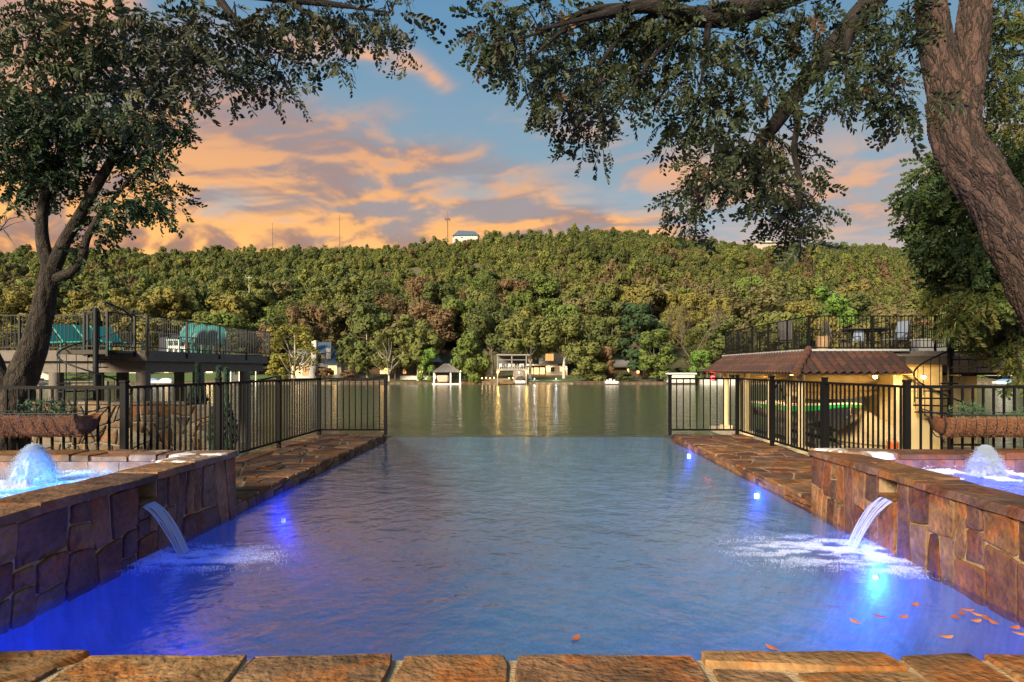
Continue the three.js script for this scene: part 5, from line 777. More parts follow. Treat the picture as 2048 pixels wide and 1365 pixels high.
{ // two-storey dock
  const d = 118.5, h = thing('two_storey_dock', 'two-storey boat dock with grey screens and an upper terrace', 'boathouse', at(1024, 770, d)), steel = P(lin(0.20, 0.185, 0.175), { roughness: 0.6 }), screen = P(lin(0.09, 0.09, 0.095), { roughness: 0.9 });
  put(h, fb(993, 1060, 709, 711.4, d - 0.2, 5.4), steel, 'roof_beam'); for (const x of [995, 1023.5, 1052.5]) put(h, fb(x - 1.0, x + 1.0, 711.4, x === 1023.5 ? 738 : 776, d, 0.2), steel, 'post'); put(h, fb(993, 1056, 738, 741.5, d - 0.3, 5.4), steel, 'deck_edge'); put(h, fb(996, 1052, 719.6, 720.8, d, 0.1), steel, 'cross_bar');
  for (const [a, b] of [[996.3, 1022.4], [1024.7, 1051.4]]) { put(h, fb(a, b, 712, 719.4, d + 4.5, 0.05), screen, 'screen'); put(h, fb(a, b, 721, 731, d + 4.5, 0.05), screen, 'screen'); }
  put(h, fb(1026, 1052, 742, 768, d + 4.2, 0.15), wallWhite, 'back_wall'); put(h, fb(994, 1028, 766, 768, d + 0.5, 4), woodBrown, 'dock_floor'); for (let i = 0; i < 30; i++) put(h, fb(996 + i * 1.9, 996.3 + i * 1.9, 731.5, 738, d - 0.05, 0.04), steel, 'baluster'); put(h, fb(995, 1053, 731, 731.6, d - 0.06, 0.05), steel, 'handrail');
  for (let i = 0; i < 8; i++) { const p = at(1001 + i * 6.3, 738.2, d + 1.5 + (i % 3) * 0.5), c = thing('terrace_chair', ['first', 'second', 'third', 'fourth', 'fifth', 'sixth', 'seventh', 'eighth'][i] + ' white chair from the left on the two-storey dock', 'chair', p, i * 0.9, 'white chairs on the two-storey dock'); add(box(0.5, 0.06, 0.5, 0, 0.43, 0), trimWhite, 'seat', c); add(box(0.5, 0.5, 0.06, 0, 0.72, -0.22), trimWhite, 'backrest', c); for (const [x, z] of [[-1, -1], [1, -1], [-1, 1], [1, 1]]) add(box(0.06, 0.42, 0.06, x * 0.2, 0.21, z * 0.2), trimWhite, 'leg', c); }
  const b = thing('covered_boat', 'white boat with a black cover in the two-storey dock', 'boat', at(1041, 768, d + 1)), c = at(1041, 764.5, d + 1.6); put(b, rbox(2.0, 0.55, 3.4, 0.2, c.x, c.y, c.z), trimWhite, 'hull'); put(b, new THREE.SphereGeometry(1, 20, 10, 0, TAU, 0, PI / 2).scale(0.98, 0.95, 1.6).translate(c.x, c.y + 0.22, c.z), M(lin(0.03, 0.03, 0.045)), 'cover'); put(b, fb(1036, 1045, 766, 769, d + 0.6, 0.3), M(lin(0.3, 0.3, 0.3)), 'motor');
  lampAt('dock_lamp', 'yellow lamp on the left post of the two-storey dock', 996, 744, d - 0.4, [1, 0.58, 0.12], 7, 26, 0.14); lampAt('dock_lamp', 'yellow lamp on the right post of the two-storey dock', 1053, 744, d - 0.4, [1, 0.58, 0.12], 7, 26, 0.14); lampAt('dock_lamp', 'white lamp inside the boat bay of the two-storey dock', 1038, 745, d + 2.5, [1, 0.75, 0.55], 4, 8, 0.12);
}
{ // white house with balcony
  const d = 137, h = thing('balcony_house', 'white two-storey house with balcony behind the floodlit trunks', 'house', at(1095, 757, d));
  put(h, fb(1050, 1135, 733, 762, d + 2.2, 8), woodBrown, 'ground_floor_wall'); put(h, fb(1092, 1135, 732, 757, d, 2.1), wallWhite, 'wing_wall'); put(h, fb(1078, 1136, 702, 729, d + 1.5, 8), wallWhite, 'upper_wall'); put(h, fb(1052, 1116, 728.5, 732, d - 0.5, 3), trimWhite, 'balcony_slab'); put(h, fb(1052, 1112, 722, 722.6, d - 0.4, 0.06), ironBlack, 'balcony_rail'); put(h, slab([at(1046, 702, d), at(1142, 702, d), at(1130, 686, d + 6), at(1056, 686, d + 6)]), roofGrey, 'roof');
  for (const x of [1056, 1068, 1080]) pane(h, x, x + 9, 736, 750, d + 2.2, litGlass, 1); pane(h, 1101, 1109, 735, 744, d, darkGlass, 1); pane(h, 1120, 1127, 735, 743, d, litGlass, 1); pane(h, 1091, 1107, 708, 722, d + 1.5, litDim, 2); pane(h, 1057, 1064, 712, 724, d + 2.8, litDim, 1);
  lampAt('wall_lamp', 'warm wall lamp left on the white balcony house', 1097, 737, d - 0.35, [1, 0.62, 0.25], 5, 16, 0.16); lampAt('wall_lamp', 'warm wall lamp right on the white balcony house', 1130.5, 736, d - 0.35, [1, 0.66, 0.30], 5, 16, 0.16);
  for (const [px, label] of [[1069, 'ground spotlight at the trunk nearest the dock'], [1112, 'ground spotlight at the trunk by the white house']]) lampAt('garden_spotlight', label, px, 758, 124.6, [0.9, 0.95, 1.0], 5, 3, 0.1);
}
for (let i = 0; i < 7; i++) lampAt('path_lamp', ['first', 'second', 'third', 'fourth', 'fifth', 'sixth', 'seventh'][i] + ' small path lamp left of the two-storey dock', 964 + i * 8 + (i > 3 ? 22 : 0), 757 - (i % 2), 124, [1, 0.6, 0.25], 0.6, 8, 0.10);
{
  const w = thing('terrace_wall', 'low lit stone terrace wall left of the two-storey dock', 'wall', at(985, 764, 124.5)); put(w, fb(961, 1022, 757.5, 763, 124.5, 0.5), greyMats[4], 'wall_face'); put(w, fb(960.5, 1022.5, 756.6, 757.4, 124.4, 0.7), greyMats[1], 'wall_cap');
  const w2 = thing('terrace_wall', 'pale terrace wall below the low stone house', 'wall', at(830, 766, 126)); put(w2, fb(800, 866, 752, 760, 126, 0.5), wallWhite, 'wall_face'); put(w2, fb(799, 867, 751.2, 752, 125.9, 0.7), greyMats[4], 'wall_cap');
}
{ // white boathouse, small boat, gabled house, left bank
  const d = 118.5, h = thing('white_boathouse', 'flat roofed white boathouse beyond the right fence', 'boathouse', at(1365, 770, d)); put(h, fb(1339, 1390, 749, 766, d, 5), wallWhite, 'wall'); put(h, fb(1335, 1394, 746.5, 749, d - 0.4, 6), trimWhite, 'roof'); put(h, fb(1341, 1388, 751.5, 764, d - 0.06, 0.05), P(lin(0.55, 0.52, 0.50)), 'shutter'); put(h, fb(1338, 1391, 766, 770.5, d, 5), M(lin(0.02, 0.02, 0.02)), 'dock_floor');
  const b = thing('small_boat', 'small white motorboat moored left of the right bank', 'boat', at(1222, 769, 117)), c = at(1224, 765.5, 117), hull = rbox(2.6, 0.5, 1.3, 0.2, c.x, c.y, c.z), p = hull.attributes.position; for (let i = 0; i < p.count; i++) { const k = clamp((p.getX(i) - c.x) / 1.3, 0, 1); p.setZ(i, c.z + (p.getZ(i) - c.z) * (1 - 0.8 * k * k)); } hull.computeVertexNormals(); put(b, hull, trimWhite, 'hull'); put(b, rbox(0.5, 0.5, 0.8, 0.08, c.x - 0.3, c.y + 0.45, c.z), trimWhite, 'console'); for (const dx of [-0.9, 0.4]) put(b, rbox(0.35, 0.35, 0.9, 0.08, c.x + dx, c.y + 0.35, c.z), whitePaint, 'seat'); put(b, box(0.25, 0.7, 0.3, c.x - 1.4, c.y + 0.2, c.z), M(lin(0.1, 0.1, 0.1)), 'motor');
  const fn = thing('shore_fence', 'low wire fence along the right bank', 'fence', at(1300, 768, 121.6)); for (let i = 0; i < 17; i++) put(fn, fb(1240 + i * 6, 1240.6 + i * 6, 755, 768, 121.6, 0.06), ironGrey, 'post'); for (const y of [755, 759, 763]) put(fn, fb(1240, 1337, y, y + 0.35, 121.65, 0.02), ironGrey, 'wire');
  const rd = thing('red_lit_dock', 'low dock with pale wall and dark roof behind the right fence', 'boathouse', at(1440, 769, 117.5)); put(rd, fb(1408, 1475, 757, 770, 117.5, 4), wallWhite, 'wall'); put(rd, fb(1412, 1480, 740, 743, 117.3, 5), wallGrey, 'roof'); for (const x of [1414, 1440, 1470]) put(rd, fb(x, x + 1.4, 743, 757, 117.7, 0.15), woodBrown, 'post'); put(rd, fb(1420, 1440, 735, 740, 118.3, 0.1), trimWhite, 'railing');
  const hm = thing('dark_cottage', 'dark cottage with two small lit windows on the right bank', 'house', at(1270, 758, 133)); put(hm, fb(1222, 1300, 733, 764, 133, 6), woodBrown, 'wall'); put(hm, slab([at(1216, 734, 132), at(1306, 734, 132), at(1295, 720, 137), at(1228, 720, 137)]), roofGrey, 'roof'); pane(hm, 1255, 1258, 738, 748, 133, litGlass, 0); pane(hm, 1274, 1284, 742, 747, 133, litGlass, 2);
  const gh = thing('gabled_house', 'white gabled house with timber truss at the far right bank', 'house', at(2010, 750, 126)), g0 = at(1996, 722, 126), g1 = at(2026, 722, 126), ap = at(2012, 709, 126); put(gh, fb(1998, 2024, 722, 752, 127, 6), wallWhite, 'wall'); put(gh, slab([g0, ap, ap.clone().add(V3(0, 0, -7)), g0.clone().add(V3(0, 0, -7))]), roofGrey, 'roof'); put(gh, slab([ap, g1, g1.clone().add(V3(0, 0, -7)), ap.clone().add(V3(0, 0, -7))]), roofGrey, 'roof'); put(gh, bar(g0, ap, 0.22), trimWhite, 'truss'); put(gh, bar(g1, ap, 0.22), trimWhite, 'truss'); put(gh, bar(at(2001, 718.5, 126), at(2022, 718.5, 126), 0.2), trimWhite, 'truss'); put(gh, bar(at(2012, 718, 126), ap, 0.2), trimWhite, 'truss'); for (const x of [1999, 2010, 2023]) put(gh, fb(x, x + 1.6, 722, 752, 126, 0.2), trimWhite, 'post');
  const bl = thing('covered_boat', 'boat under a blue cover at the far right bank', 'boat', at(2012, 769, 118)), bc = at(2012, 763, 118); put(bl, rbox(4.2, 0.5, 1.6, 0.2, bc.x, bc.y - 0.3, bc.z), trimWhite, 'hull'); put(bl, new THREE.SphereGeometry(1, 18, 10, 0, TAU, 0, PI / 2).scale(2.0, 0.55, 0.75).translate(bc.x, bc.y - 0.1, bc.z), M(lin(0.10, 0.22, 0.42)), 'cover');
}
{ // left bank seen under the deck
  const d = 119, h = thing('lawn_pavilion', 'white pavilion with grey hip roof on the left bank', 'pavilion', at(100, 768, d)), e = [at(72, 742, d), at(127, 742, d), at(127, 742, d + 5), at(72, 742, d + 5)], a = [at(92, 730, d + 2.5), at(104, 730, d + 2.5)]; put(h, polySurface([[e[0], e[1], a[1], a[0]], [e[1], e[2], a[1]], [e[2], e[3], a[0], a[1]], [e[3], e[0], a[0]], [e[3], e[2], e[1], e[0]]]), roofGrey, 'roof'); for (const x of [76, 99, 115, 123]) put(h, fb(x, x + 2.2, 742, 772, d + 0.3, 0.25), trimWhite, 'post'); put(h, fb(72, 127, 766, 769, d, 5), wallWhite, 'dock_floor'); put(h, fb(80, 122, 745, 760, d + 4.5, 0.2), wallWhite, 'back_wall');
  const wh = thing('long_white_house', 'long white house with lit windows on the left lawn', 'house', at(290, 757, 140)); put(wh, fb(238, 345, 716, 762, 140, 8), wallWhite, 'wall'); put(wh, fb(345, 440, 722, 762, 141, 8), wallGrey, 'garage_wall'); put(wh, slab([at(234, 716, 139), at(348, 716, 139), at(340, 700, 145), at(244, 700, 145)]), roofGrey, 'roof'); put(wh, slab([at(343, 722, 140), at(444, 722, 140), at(436, 708, 146), at(350, 708, 146)]), roofGrey, 'roof'); pane(wh, 247, 252, 733, 746, 140, darkGlass, 1); pane(wh, 284, 296, 727, 750, 140, litGlass, 2); pane(wh, 300, 306, 727, 750, 140, darkGlass, 1); pane(wh, 328, 336, 730, 746, 140, litGlass, 1); pane(wh, 358, 368, 730, 748, 141, litGlass, 1); pane(wh, 412, 424, 728, 748, 141, litBright, 2);
  const dk = thing('left_bank_dock', 'white two-level dock seen under the end of the left deck', 'boathouse', at(485, 769, 119)); put(dk, fb(458, 512, 733, 738, 119, 5), wallWhite, 'deck_edge'); for (const x of [460, 477, 494, 510]) put(dk, fb(x, x + 1.6, 738, 774, 119.2, 0.2), trimWhite, 'post'); for (let i = 0; i < 24; i++) put(dk, fb(459 + i * 2.2, 459.4 + i * 2.2, 728, 733, 119.05, 0.04), trimWhite, 'baluster'); put(dk, fb(458, 512, 727.4, 728, 119.04, 0.06), trimWhite, 'handrail'); put(dk, fb(466, 490, 750, 766, 121, 2.2), M(lin(0.06, 0.07, 0.10)), 'boat_cover');
  const rb = thing('red_boat', 'red and white boat moored by the white pavilion', 'boat', at(70, 769, 117.5)), rc = at(70, 764, 117.5); put(rb, rbox(2.6, 0.5, 1.6, 0.2, rc.x, rc.y, rc.z), trimWhite, 'hull'); put(rb, rbox(2.2, 0.5, 1.3, 0.2, rc.x + 0.2, rc.y + 0.4, rc.z), M(lin(0.45, 0.05, 0.08)), 'deck');
  for (const [px, label, col] of [[305, 'white boat under a blue cover on the left bank', lin(0.16, 0.22, 0.45)], [332, 'white runabout on the left bank', lin(0.6, 0.6, 0.6)]]) { const b = thing('moored_boat', label, 'boat', at(px, 769, 118)), c = at(px, 764.5, 118); put(b, rbox(2.8, 0.5, 1.5, 0.2, c.x, c.y, c.z), trimWhite, 'hull'); put(b, new THREE.SphereGeometry(1, 16, 8, 0, TAU, 0, PI / 2).scale(1.3, 0.55, 0.7).translate(c.x, c.y + 0.2, c.z), M(col), 'cover'); }
  const lawn = structure(add(sheet(-112, -55, -150, -121.8, 0, 0.3), P(lin(0.09, 0.16, 0.035), { map: grainColor, roughness: 1 }), 'lawn_left', scene), 'mown lawn on the left bank', 'lawn'); { const p = lawn.geometry.attributes.position; for (let i = 0; i < p.count; i++) p.setY(i, ground(p.getX(i), -p.getZ(i)) + 0.06); }
  const lawn2 = structure(add(sheet(-6, 17, -134, -121.8, 0, 0.3), P(lin(0.06, 0.12, 0.025), { map: grainColor, roughness: 1 }), 'lawn_right', scene), 'mown lawn before the white balcony house', 'lawn'); { const p = lawn2.geometry.attributes.position; for (let i = 0; i < p.count; i++) p.setY(i, ground(p.getX(i), -p.getZ(i)) + 0.06); }
}
{ // on the ridge
  const d = 412, h = thing('hilltop_house', 'white house standing on the ridge', 'house', at(930, 486, d)); put(h, fb(908, 955, 470, 500, d, 14), wallWhite, 'wall'); const e0 = at(905, 471, d - 1), e1 = at(958, 470, d - 1), p0 = at(917, 461, d + 6), p1 = at(950, 463, d + 6); put(h, polySurface([[e0, e1, p1, p0], [e0, p0, p0.clone().add(V3(0, 0, -8)), e0.clone().add(V3(0, 0, -16))], [p0, p1, p1.clone().add(V3(0, 0, -8)), p0.clone().add(V3(0, 0, -8))], [e1, e1.clone().add(V3(0, 0, -16)), p1.clone().add(V3(0, 0, -8)), p1]]), roofBlue, 'roof'); pane(h, 921, 926, 474, 482, d, darkGlass, 1); put(h, fb(905, 935, 476, 500, d - 4, 4), wallWhite, 'porch');
  const m = thing('radio_mast', 'lattice radio mast left of the ridge house', 'mast', at(895, 486, 414)), b = m.position.y, top = at(895, 422, 414).y; for (const [x, z] of [[-0.5, -0.3], [0.5, -0.3], [0, 0.5]]) add(bar(V3(x, -3, z), V3(x * 0.35, top - b - 5, z * 0.35), 0.10), ironGrey, 'mast_leg', m); for (let i = 0; i < 14; i++) { const y = i * 1.2, k = lerp(1, 0.4, i / 14); add(bar(V3(-0.5 * k, y, -0.3 * k), V3(0.5 * k, y + 1.2, -0.3 * k), 0.07), ironGrey, 'brace', m); } add(bar(V3(0, 0, 0), V3(0, top - b, 0), 0.09), ironGrey, 'antenna', m); for (let i = 0; i < 6; i++) add(box(0.25, 1.5, 0.25, Math.cos(i * 1.047) * 1.7, top - b - 5.6, Math.sin(i * 1.047) * 1.7), ironGrey, 'panel_antenna', m); add(new THREE.TorusGeometry(1.7, 0.06, 6, 20).rotateX(PI / 2).translate(0, top - b - 5.6, 0), ironGrey, 'ring', m);
  for (const [px, py, label] of [[545, 446, 'thin antenna pole on the ridge at the left'], [679, 430, 'thin antenna pole on the ridge left of the mast']]) { const t = thing('antenna_pole', label, 'antenna', at(px, 492, 416)); add(cyl(0.14, 0.10, at(px, py, 416).y - t.position.y + 4, 0, -4, 0, 8), ironGrey, 'pole', t); add(box(0.9, 0.1, 0.1, 0.3, 1.5, 0), ironGrey, 'bracket', t); }
  const r = thing('ridge_villa', 'pale villa roof on the ridge at the right', 'house', at(1540, 490, 414)); put(r, fb(1490, 1590, 484, 500, 414, 10), P(lin(0.35, 0.30, 0.27)), 'wall'); put(r, slab([at(1486, 485, 413), at(1594, 485, 413), at(1585, 480, 420), at(1496, 480, 420)]), roofGrey, 'roof'); put(r, polySurface([[at(1520, 485, 412.5), at(1546, 485, 412.5), at(1533, 478, 412.5)], [at(1546, 485, 412.5), at(1546, 485, 418), at(1533, 478, 418), at(1533, 478, 412.5)], [at(1533, 478, 412.5), at(1533, 478, 418), at(1520, 485, 418), at(1520, 485, 412.5)]]), wallWhite, 'gable');
  const u = thing('utility_pole', 'pale utility pole on the left slope', 'pole', V3((498 - AXIS_X) * 200 / FOCAL, ground((498 - AXIS_X) * 200 / FOCAL, 200), -200)), ut = at(498, 552, 200).y - u.position.y; add(cyl(0.18, 0.12, ut + 1, 0, -1, 0, 10), barkWhite, 'pole', u); add(box(1.8, 0.14, 0.14, 0, ut - 0.6, 0), barkWhite, 'cross_arm', u);
}
// ================================================================ the near trees
const barkNear = P(lin(0.105, 0.066, 0.056), { map: again(barkMap, 1.2, 1.0), bumpMap: again(barkBump, 1.2, 1.0), bumpScale: 0.05, roughness: 0.95 });
const barkLimb = P(lin(0.030, 0.022, 0.020), { map: again(barkMap, 2, 2), bumpMap: again(barkBump, 2, 2), bumpScale: 0.02, roughness: 0.95 });
const barkLeft = P(lin(0.06, 0.048, 0.042), { map: again(barkMap, 1.6, 1.6), bumpMap: again(barkBump, 1.6, 1.6), bumpScale: 0.03, roughness: 0.95 });
function sprayGeo(seed, n, leaf, len) {                          // a twig with alternate folded leaves
  const rnd = rng(seed), pos = [], nor = [], uv = [];
  const tri = (a, b, c) => { const nn = b.clone().sub(a).cross(c.clone().sub(a)).normalize(); for (const p of [a, b, c]) { pos.push(p.x, p.y, p.z); nor.push(nn.x, nn.y, nn.z); uv.push(p.x, p.y); } };
  const bend = (t) => V3(0.10 * len * Math.sin(t * 2.2), -0.22 * len * t * t, len * t);
  for (let i = 0; i < 3; i++) { const a = bend(i / 3), b = bend((i + 1) / 3), w = 0.004 * (1 - i / 4); tri(a.clone().add(V3(-w, 0, 0)), a.clone().add(V3(w, 0, 0)), b); tri(a.clone().add(V3(0, -w, 0)), a.clone().add(V3(0, w, 0)), b); }
  for (let i = 0; i < n; i++) {
    const t = 0.12 + 0.88 * (i + rnd() * 0.6) / n, o = bend(t), side = i % 2 ? 1 : -1, dir = V3(side * (0.7 + rnd() * 0.5), -0.25 - rnd() * 0.9, 0.35 + rnd() * 0.7).normalize(), L = leaf * (0.7 + rnd() * 0.6), w = L * 0.27;
    const sideV = dir.clone().cross(V3(rnd() - 0.5, 1, rnd() - 0.5)).normalize(), up = sideV.clone().cross(dir).normalize(), a = o.clone().addScaledVector(dir, L * 0.12), tip = a.clone().addScaledVector(dir, L).addScaledVector(up, -L * 0.12);
    const l1 = a.clone().addScaledVector(dir, L * 0.3).addScaledVector(sideV, w).addScaledVector(up, w * 0.35), l2 = a.clone().addScaledVector(dir, L * 0.66).addScaledVector(sideV, w * 0.8).addScaledVector(up, w * 0.25), r1 = a.clone().addScaledVector(dir, L * 0.3).addScaledVector(sideV, -w).addScaledVector(up, w * 0.35), r2 = a.clone().addScaledVector(dir, L * 0.66).addScaledVector(sideV, -w * 0.8).addScaledVector(up, w * 0.25);
    tri(a, l1, l2); tri(a, l2, tip); tri(a, r2, r1); tri(a, tip, r2);
  }
  const g = new THREE.BufferGeometry(); g.setAttribute('position', new THREE.Float32BufferAttribute(pos, 3)); g.setAttribute('normal', new THREE.Float32BufferAttribute(nor, 3)); g.setAttribute('uv', new THREE.Float32BufferAttribute(uv, 2)); return g;
}
const leafNear = P(lin(1, 1, 1), { roughness: 0.55, transmission: 0.28, thickness: 0, specularIntensity: 0.5 });
function nearest(limbs, p) { let best = null, bd = 1e9; for (const pts of limbs) for (const q of pts) { const d = q.distanceTo(p); if (d < bd) { bd = d; best = q; } } return best; }
// blobs: [px, py, rx, ry] of the leafy masses; each gets a branch from the nearest limb, twigs and sprays
function leafage(tree, limbs, blobs, o) {
  const rnd = rng(o.seed), twigs = [], lists = o.sprays.map(() => []), cols = o.sprays.map(() => []), off = tree.position;
  for (const [px, py, rx, ry, dens = 1, dd = 0] of blobs) {
    const d = o.depth + dd + (rnd() - 0.5) * o.deep, c = at(px, py, d), k = d / FOCAL, n = Math.max(3, Math.round(o.density * dens * rx * ry / 100)), root = nearest(limbs, c);
    const mid = root.clone().lerp(c, 0.55).add(V3((rnd() - 0.5) * 0.2, 0.12 + rnd() * 0.1, (rnd() - 0.5) * 0.2)), path = curve([root, mid, c], 8); twigs.push(tube(path, [[0, o.twig], [1, o.twig * 0.35]], 5, 0, 1, 0, false));
    const subs = []; for (let i = 0; i < 4; i++) { const a = rnd() * TAU, e = c.clone().add(V3(Math.cos(a) * rx * k * 0.75, -Math.abs(rnd()) * ry * k * 0.3 + Math.sin(a) * ry * k * 0.6, (rnd() - 0.5) * o.deep * 0.5)), s = path[3 + Math.floor(rnd() * 5)]; subs.push(e); twigs.push(tube(curve([s, s.clone().lerp(e, 0.5).add(V3(0, 0.05, 0)), e], 5), [[0, o.twig * 0.5], [1, o.twig * 0.18]], 4, 0, 1, 0, false)); }
    for (let i = 0; i < n; i++) {
      let ux, uy, uz; do { ux = rnd() * 2 - 1; uy = rnd() * 2 - 1; uz = rnd() * 2 - 1; } while (ux * ux + uy * uy + uz * uz > 1);
      const p = c.clone().add(V3(ux * rx * k * 0.9, uy * ry * k * 0.88, uz * Math.min(o.deep * 0.6, (rx + ry) * 0.5 * k))), out = V3(ux * 1.0 + (rnd() - 0.5) * 0.9, uy * 0.5 - 0.35 - rnd() * 0.5, uz + (rnd() - 0.5) * 0.9).normalize(), q = new THREE.Quaternion().setFromUnitVectors(V3(0, 0, 1), out).multiply(new THREE.Quaternion().setFromAxisAngle(V3(0, 0, 1), rnd() * TAU)), j = Math.floor(rnd() * lists.length), s = 0.7 + rnd() * 0.6;
      lists[j].push(mat4(p.sub(off), q, s)); const t = o.tone(rnd, px, py), v = 0.7 + rnd() * 0.6; cols[j].push([t[0] * v, t[1] * v, t[2] * v]);
    }
  }
  const tw = merge(twigs).translate(-off.x, -off.y, -off.z); tag(add(tw, o.bark, 'twigs', tree), null, null, null, 'stuff');
  const f = part('foliage', tree); f.userData.kind = 'stuff'; lists.forEach((l, i) => scatter('leaves', o.sprays[i], leafNear, l, f, cols[i]));
}
function limb(tree, pts, radii, bark, name, o = {}) { const p = curve(pts.map((q) => q.clone()), o.n ?? 40); add(tube(p, radii, o.sides ?? 14, o.rough ?? 0.12, o.seed ?? 3, o.twist ?? 0).translate(-tree.position.x, -tree.position.y, -tree.position.z), bark, name, tree); return p; }

// ---------------------------------------------------------------- big leaning tree on the right
const bigSprays = [1, 2, 3].map((s) => sprayGeo(500 + s, 13, 0.054, 0.25));
{
  const d = 8.6, base = V3(8.3, -1.1, -9.0), t = thing('leaning_elm', 'big leaning tree with twisted brown trunk at the right', 'tree', base), A = (px, py, dd = d) => at(px, py, dd), limbs = [];
  limbs.push(limb(t, [base, A(2230, 860, 8.9), A(2135, 680), A(2060, 540), A(1985, 400), A(1922, 290), A(1905, 195)], [[0, 0.46], [0.3, 0.36], [0.6, 0.315], [0.85, 0.31], [1, 0.30]], barkNear, 'trunk', { n: 220, sides: 96, rough: 0.22, twist: 1.2, seed: 11 }));
  limbs.push(limb(t, [A(1925, 300), A(1895, 200), A(1874, 90), A(1860, -20), A(1845, -160)], [[0, 0.22], [0.4, 0.20], [1, 0.16]], barkNear, 'stem', { n: 110, sides: 64, rough: 0.2, twist: 0.8, seed: 12 }));
  limbs.push(limb(t, [A(1915, 310), A(1928, 200), A(1942, 90), A(1955, -30), A(1965, -180)], [[0, 0.23], [0.4, 0.205], [1, 0.17]], barkNear, 'stem', { n: 110, sides: 64, rough: 0.2, twist: -0.8, seed: 13 }));
  limbs.push(limb(t, [A(1850, -90, 8.6), A(1800, -60, 7.8), A(1730, 20, 7.3), A(1650, 118, 7.0), A(1590, 190, 6.9), A(1545, 255, 6.8), A(1480, 330, 6.7), A(1400, 400, 6.6)], [[0, 0.17], [0.35, 0.13], [0.6, 0.085], [1, 0.018]], barkLimb, 'limb', { n: 60, sides: 16, rough: 0.16, seed: 14 }));
  limbs.push(limb(t, [A(1587, 195, 6.9), A(1595, 250, 6.8), A(1588, 300, 6.8), A(1600, 360, 6.7), A(1598, 420, 6.7)], [[0, 0.045], [0.6, 0.03], [1, 0.012]], barkLimb, 'limb', { sides: 8 }));
  limbs.push(limb(t, [A(1850, -120, 8.6), A(1740, -90, 7.4), A(1600, -20, 6.8), A(1480, 22, 6.5), A(1390, 34, 6.4), A(1300, 12, 6.3), A(1200, 30, 6.2), A(1080, 60, 6.1)], [[0, 0.18], [0.4, 0.13], [0.6, 0.09], [1, 0.012]], barkLimb, 'limb', { n: 60, sides: 14, rough: 0.16, seed: 15 }));
  for (const [i, pts] of [[[1400, 36], [1360, 70], [1310, 110], [1270, 170], [1215, 250]], [[1330, 20], [1260, 60], [1200, 130], [1170, 220]], [[1300, 12], [1180, 20], [1090, 60], [1010, 90]], [[1420, 30], [1412, 90], [1405, 150], [1390, 220]], [[1250, 20], [1130, 60], [1050, 130]], [[1700, 60], [1690, 120], [1700, 200]]].entries()) limbs.push(limb(t, pts.map(([x, y]) => A(x, y, 6.4)), [[0, 0.04], [1, 0.009]], barkLimb, 'branch', { sides: 7, n: 24, seed: 20 + i }));
  leafage(t, limbs, [[985, 55, 55, 60, 0.9], [958, 100, 22, 28, 0.7], [1045, 110, 70, 65], [1095, 35, 90, 45], [1110, 180, 55, 50], [1150, 120, 70, 55], [1130, 245, 40, 28, 0.7], [1185, 240, 35, 40, 0.8], [1165, 300, 40, 18, 0.55], [1215, 285, 30, 20, 0.5], [1205, 180, 50, 50, 0.8], [1230, 55, 80, 50], [1255, 140, 50, 50], [1245, 215, 28, 35, 0.6], [1320, 100, 65, 55], [1300, 35, 70, 35], [1340, 190, 45, 45, 0.8], [1345, 255, 40, 35, 0.7], [1335, 290, 22, 20, 0.5], [1395, 50, 70, 45, 0.7], [1405, 140, 55, 50, 0.8], [1420, 230, 50, 50], [1445, 290, 50, 40], [1400, 330, 40, 35, 0.8], [1365, 395, 38, 35, 0.8], [1340, 420, 25, 25, 0.6], [1375, 445, 38, 25, 0.8], [1390, 472, 24, 12, 0.5], [1470, 345, 50, 40], [1435, 375, 30, 25, 0.6], [1500, 290, 50, 45], [1480, 190, 45, 50, 0.7], [1480, 90, 60, 50, 0.7], [1545, 60, 60, 50, 0.7], [1550, 180, 45, 50, 0.6], [1560, 300, 45, 45], [1520, 370, 50, 40], [1585, 370, 50, 40], [1600, 425, 50, 40], [1545, 415, 35, 35, 0.8], [1570, 465, 40, 25], [1605, 488, 30, 14, 0.6], [1645, 425, 24, 22, 0.6], [1625, 320, 22, 25, 0.5], [1620, 100, 50, 50, 0.7], [1600, 30, 60, 30, 0.8], [1650, 220, 40, 30, 0.6], [1690, 160, 45, 50, 0.8], [1700, 60, 50, 50, 0.8], [1740, 200, 45, 35, 0.8], [1750, 110, 40, 50, 0.7], [1790, 170, 35, 60, 0.8], [1800, 60, 45, 60, 0.8], [1830, 210, 35, 30, 0.6], [1815, 250, 30, 20, 0.5], [1770, 20, 50, 30]],
    { seed: 531, depth: 6.6, deep: 1.5, density: 2.1, twig: 0.008, bark: barkLimb, sprays: bigSprays, tone: (r) => r() < 0.05 ? [0.06, 0.034, 0.014] : r() < 0.5 ? [0.026, 0.035, 0.010] : [0.018, 0.031, 0.010] });
  leafage(t, limbs, [[1990, 60, 55, 60], [2030, 150, 50, 70], [1985, 170, 35, 50, 0.7], [2040, 20, 40, 50], [2020, 240, 40, 50]], { seed: 532, depth: 9.8, deep: 1.5, density: 5, twig: 0.012, bark: barkLimb, sprays: bigSprays, tone: (r) => r() < 0.4 ? [0.085, 0.085, 0.02] : [0.045, 0.07, 0.018] });
}
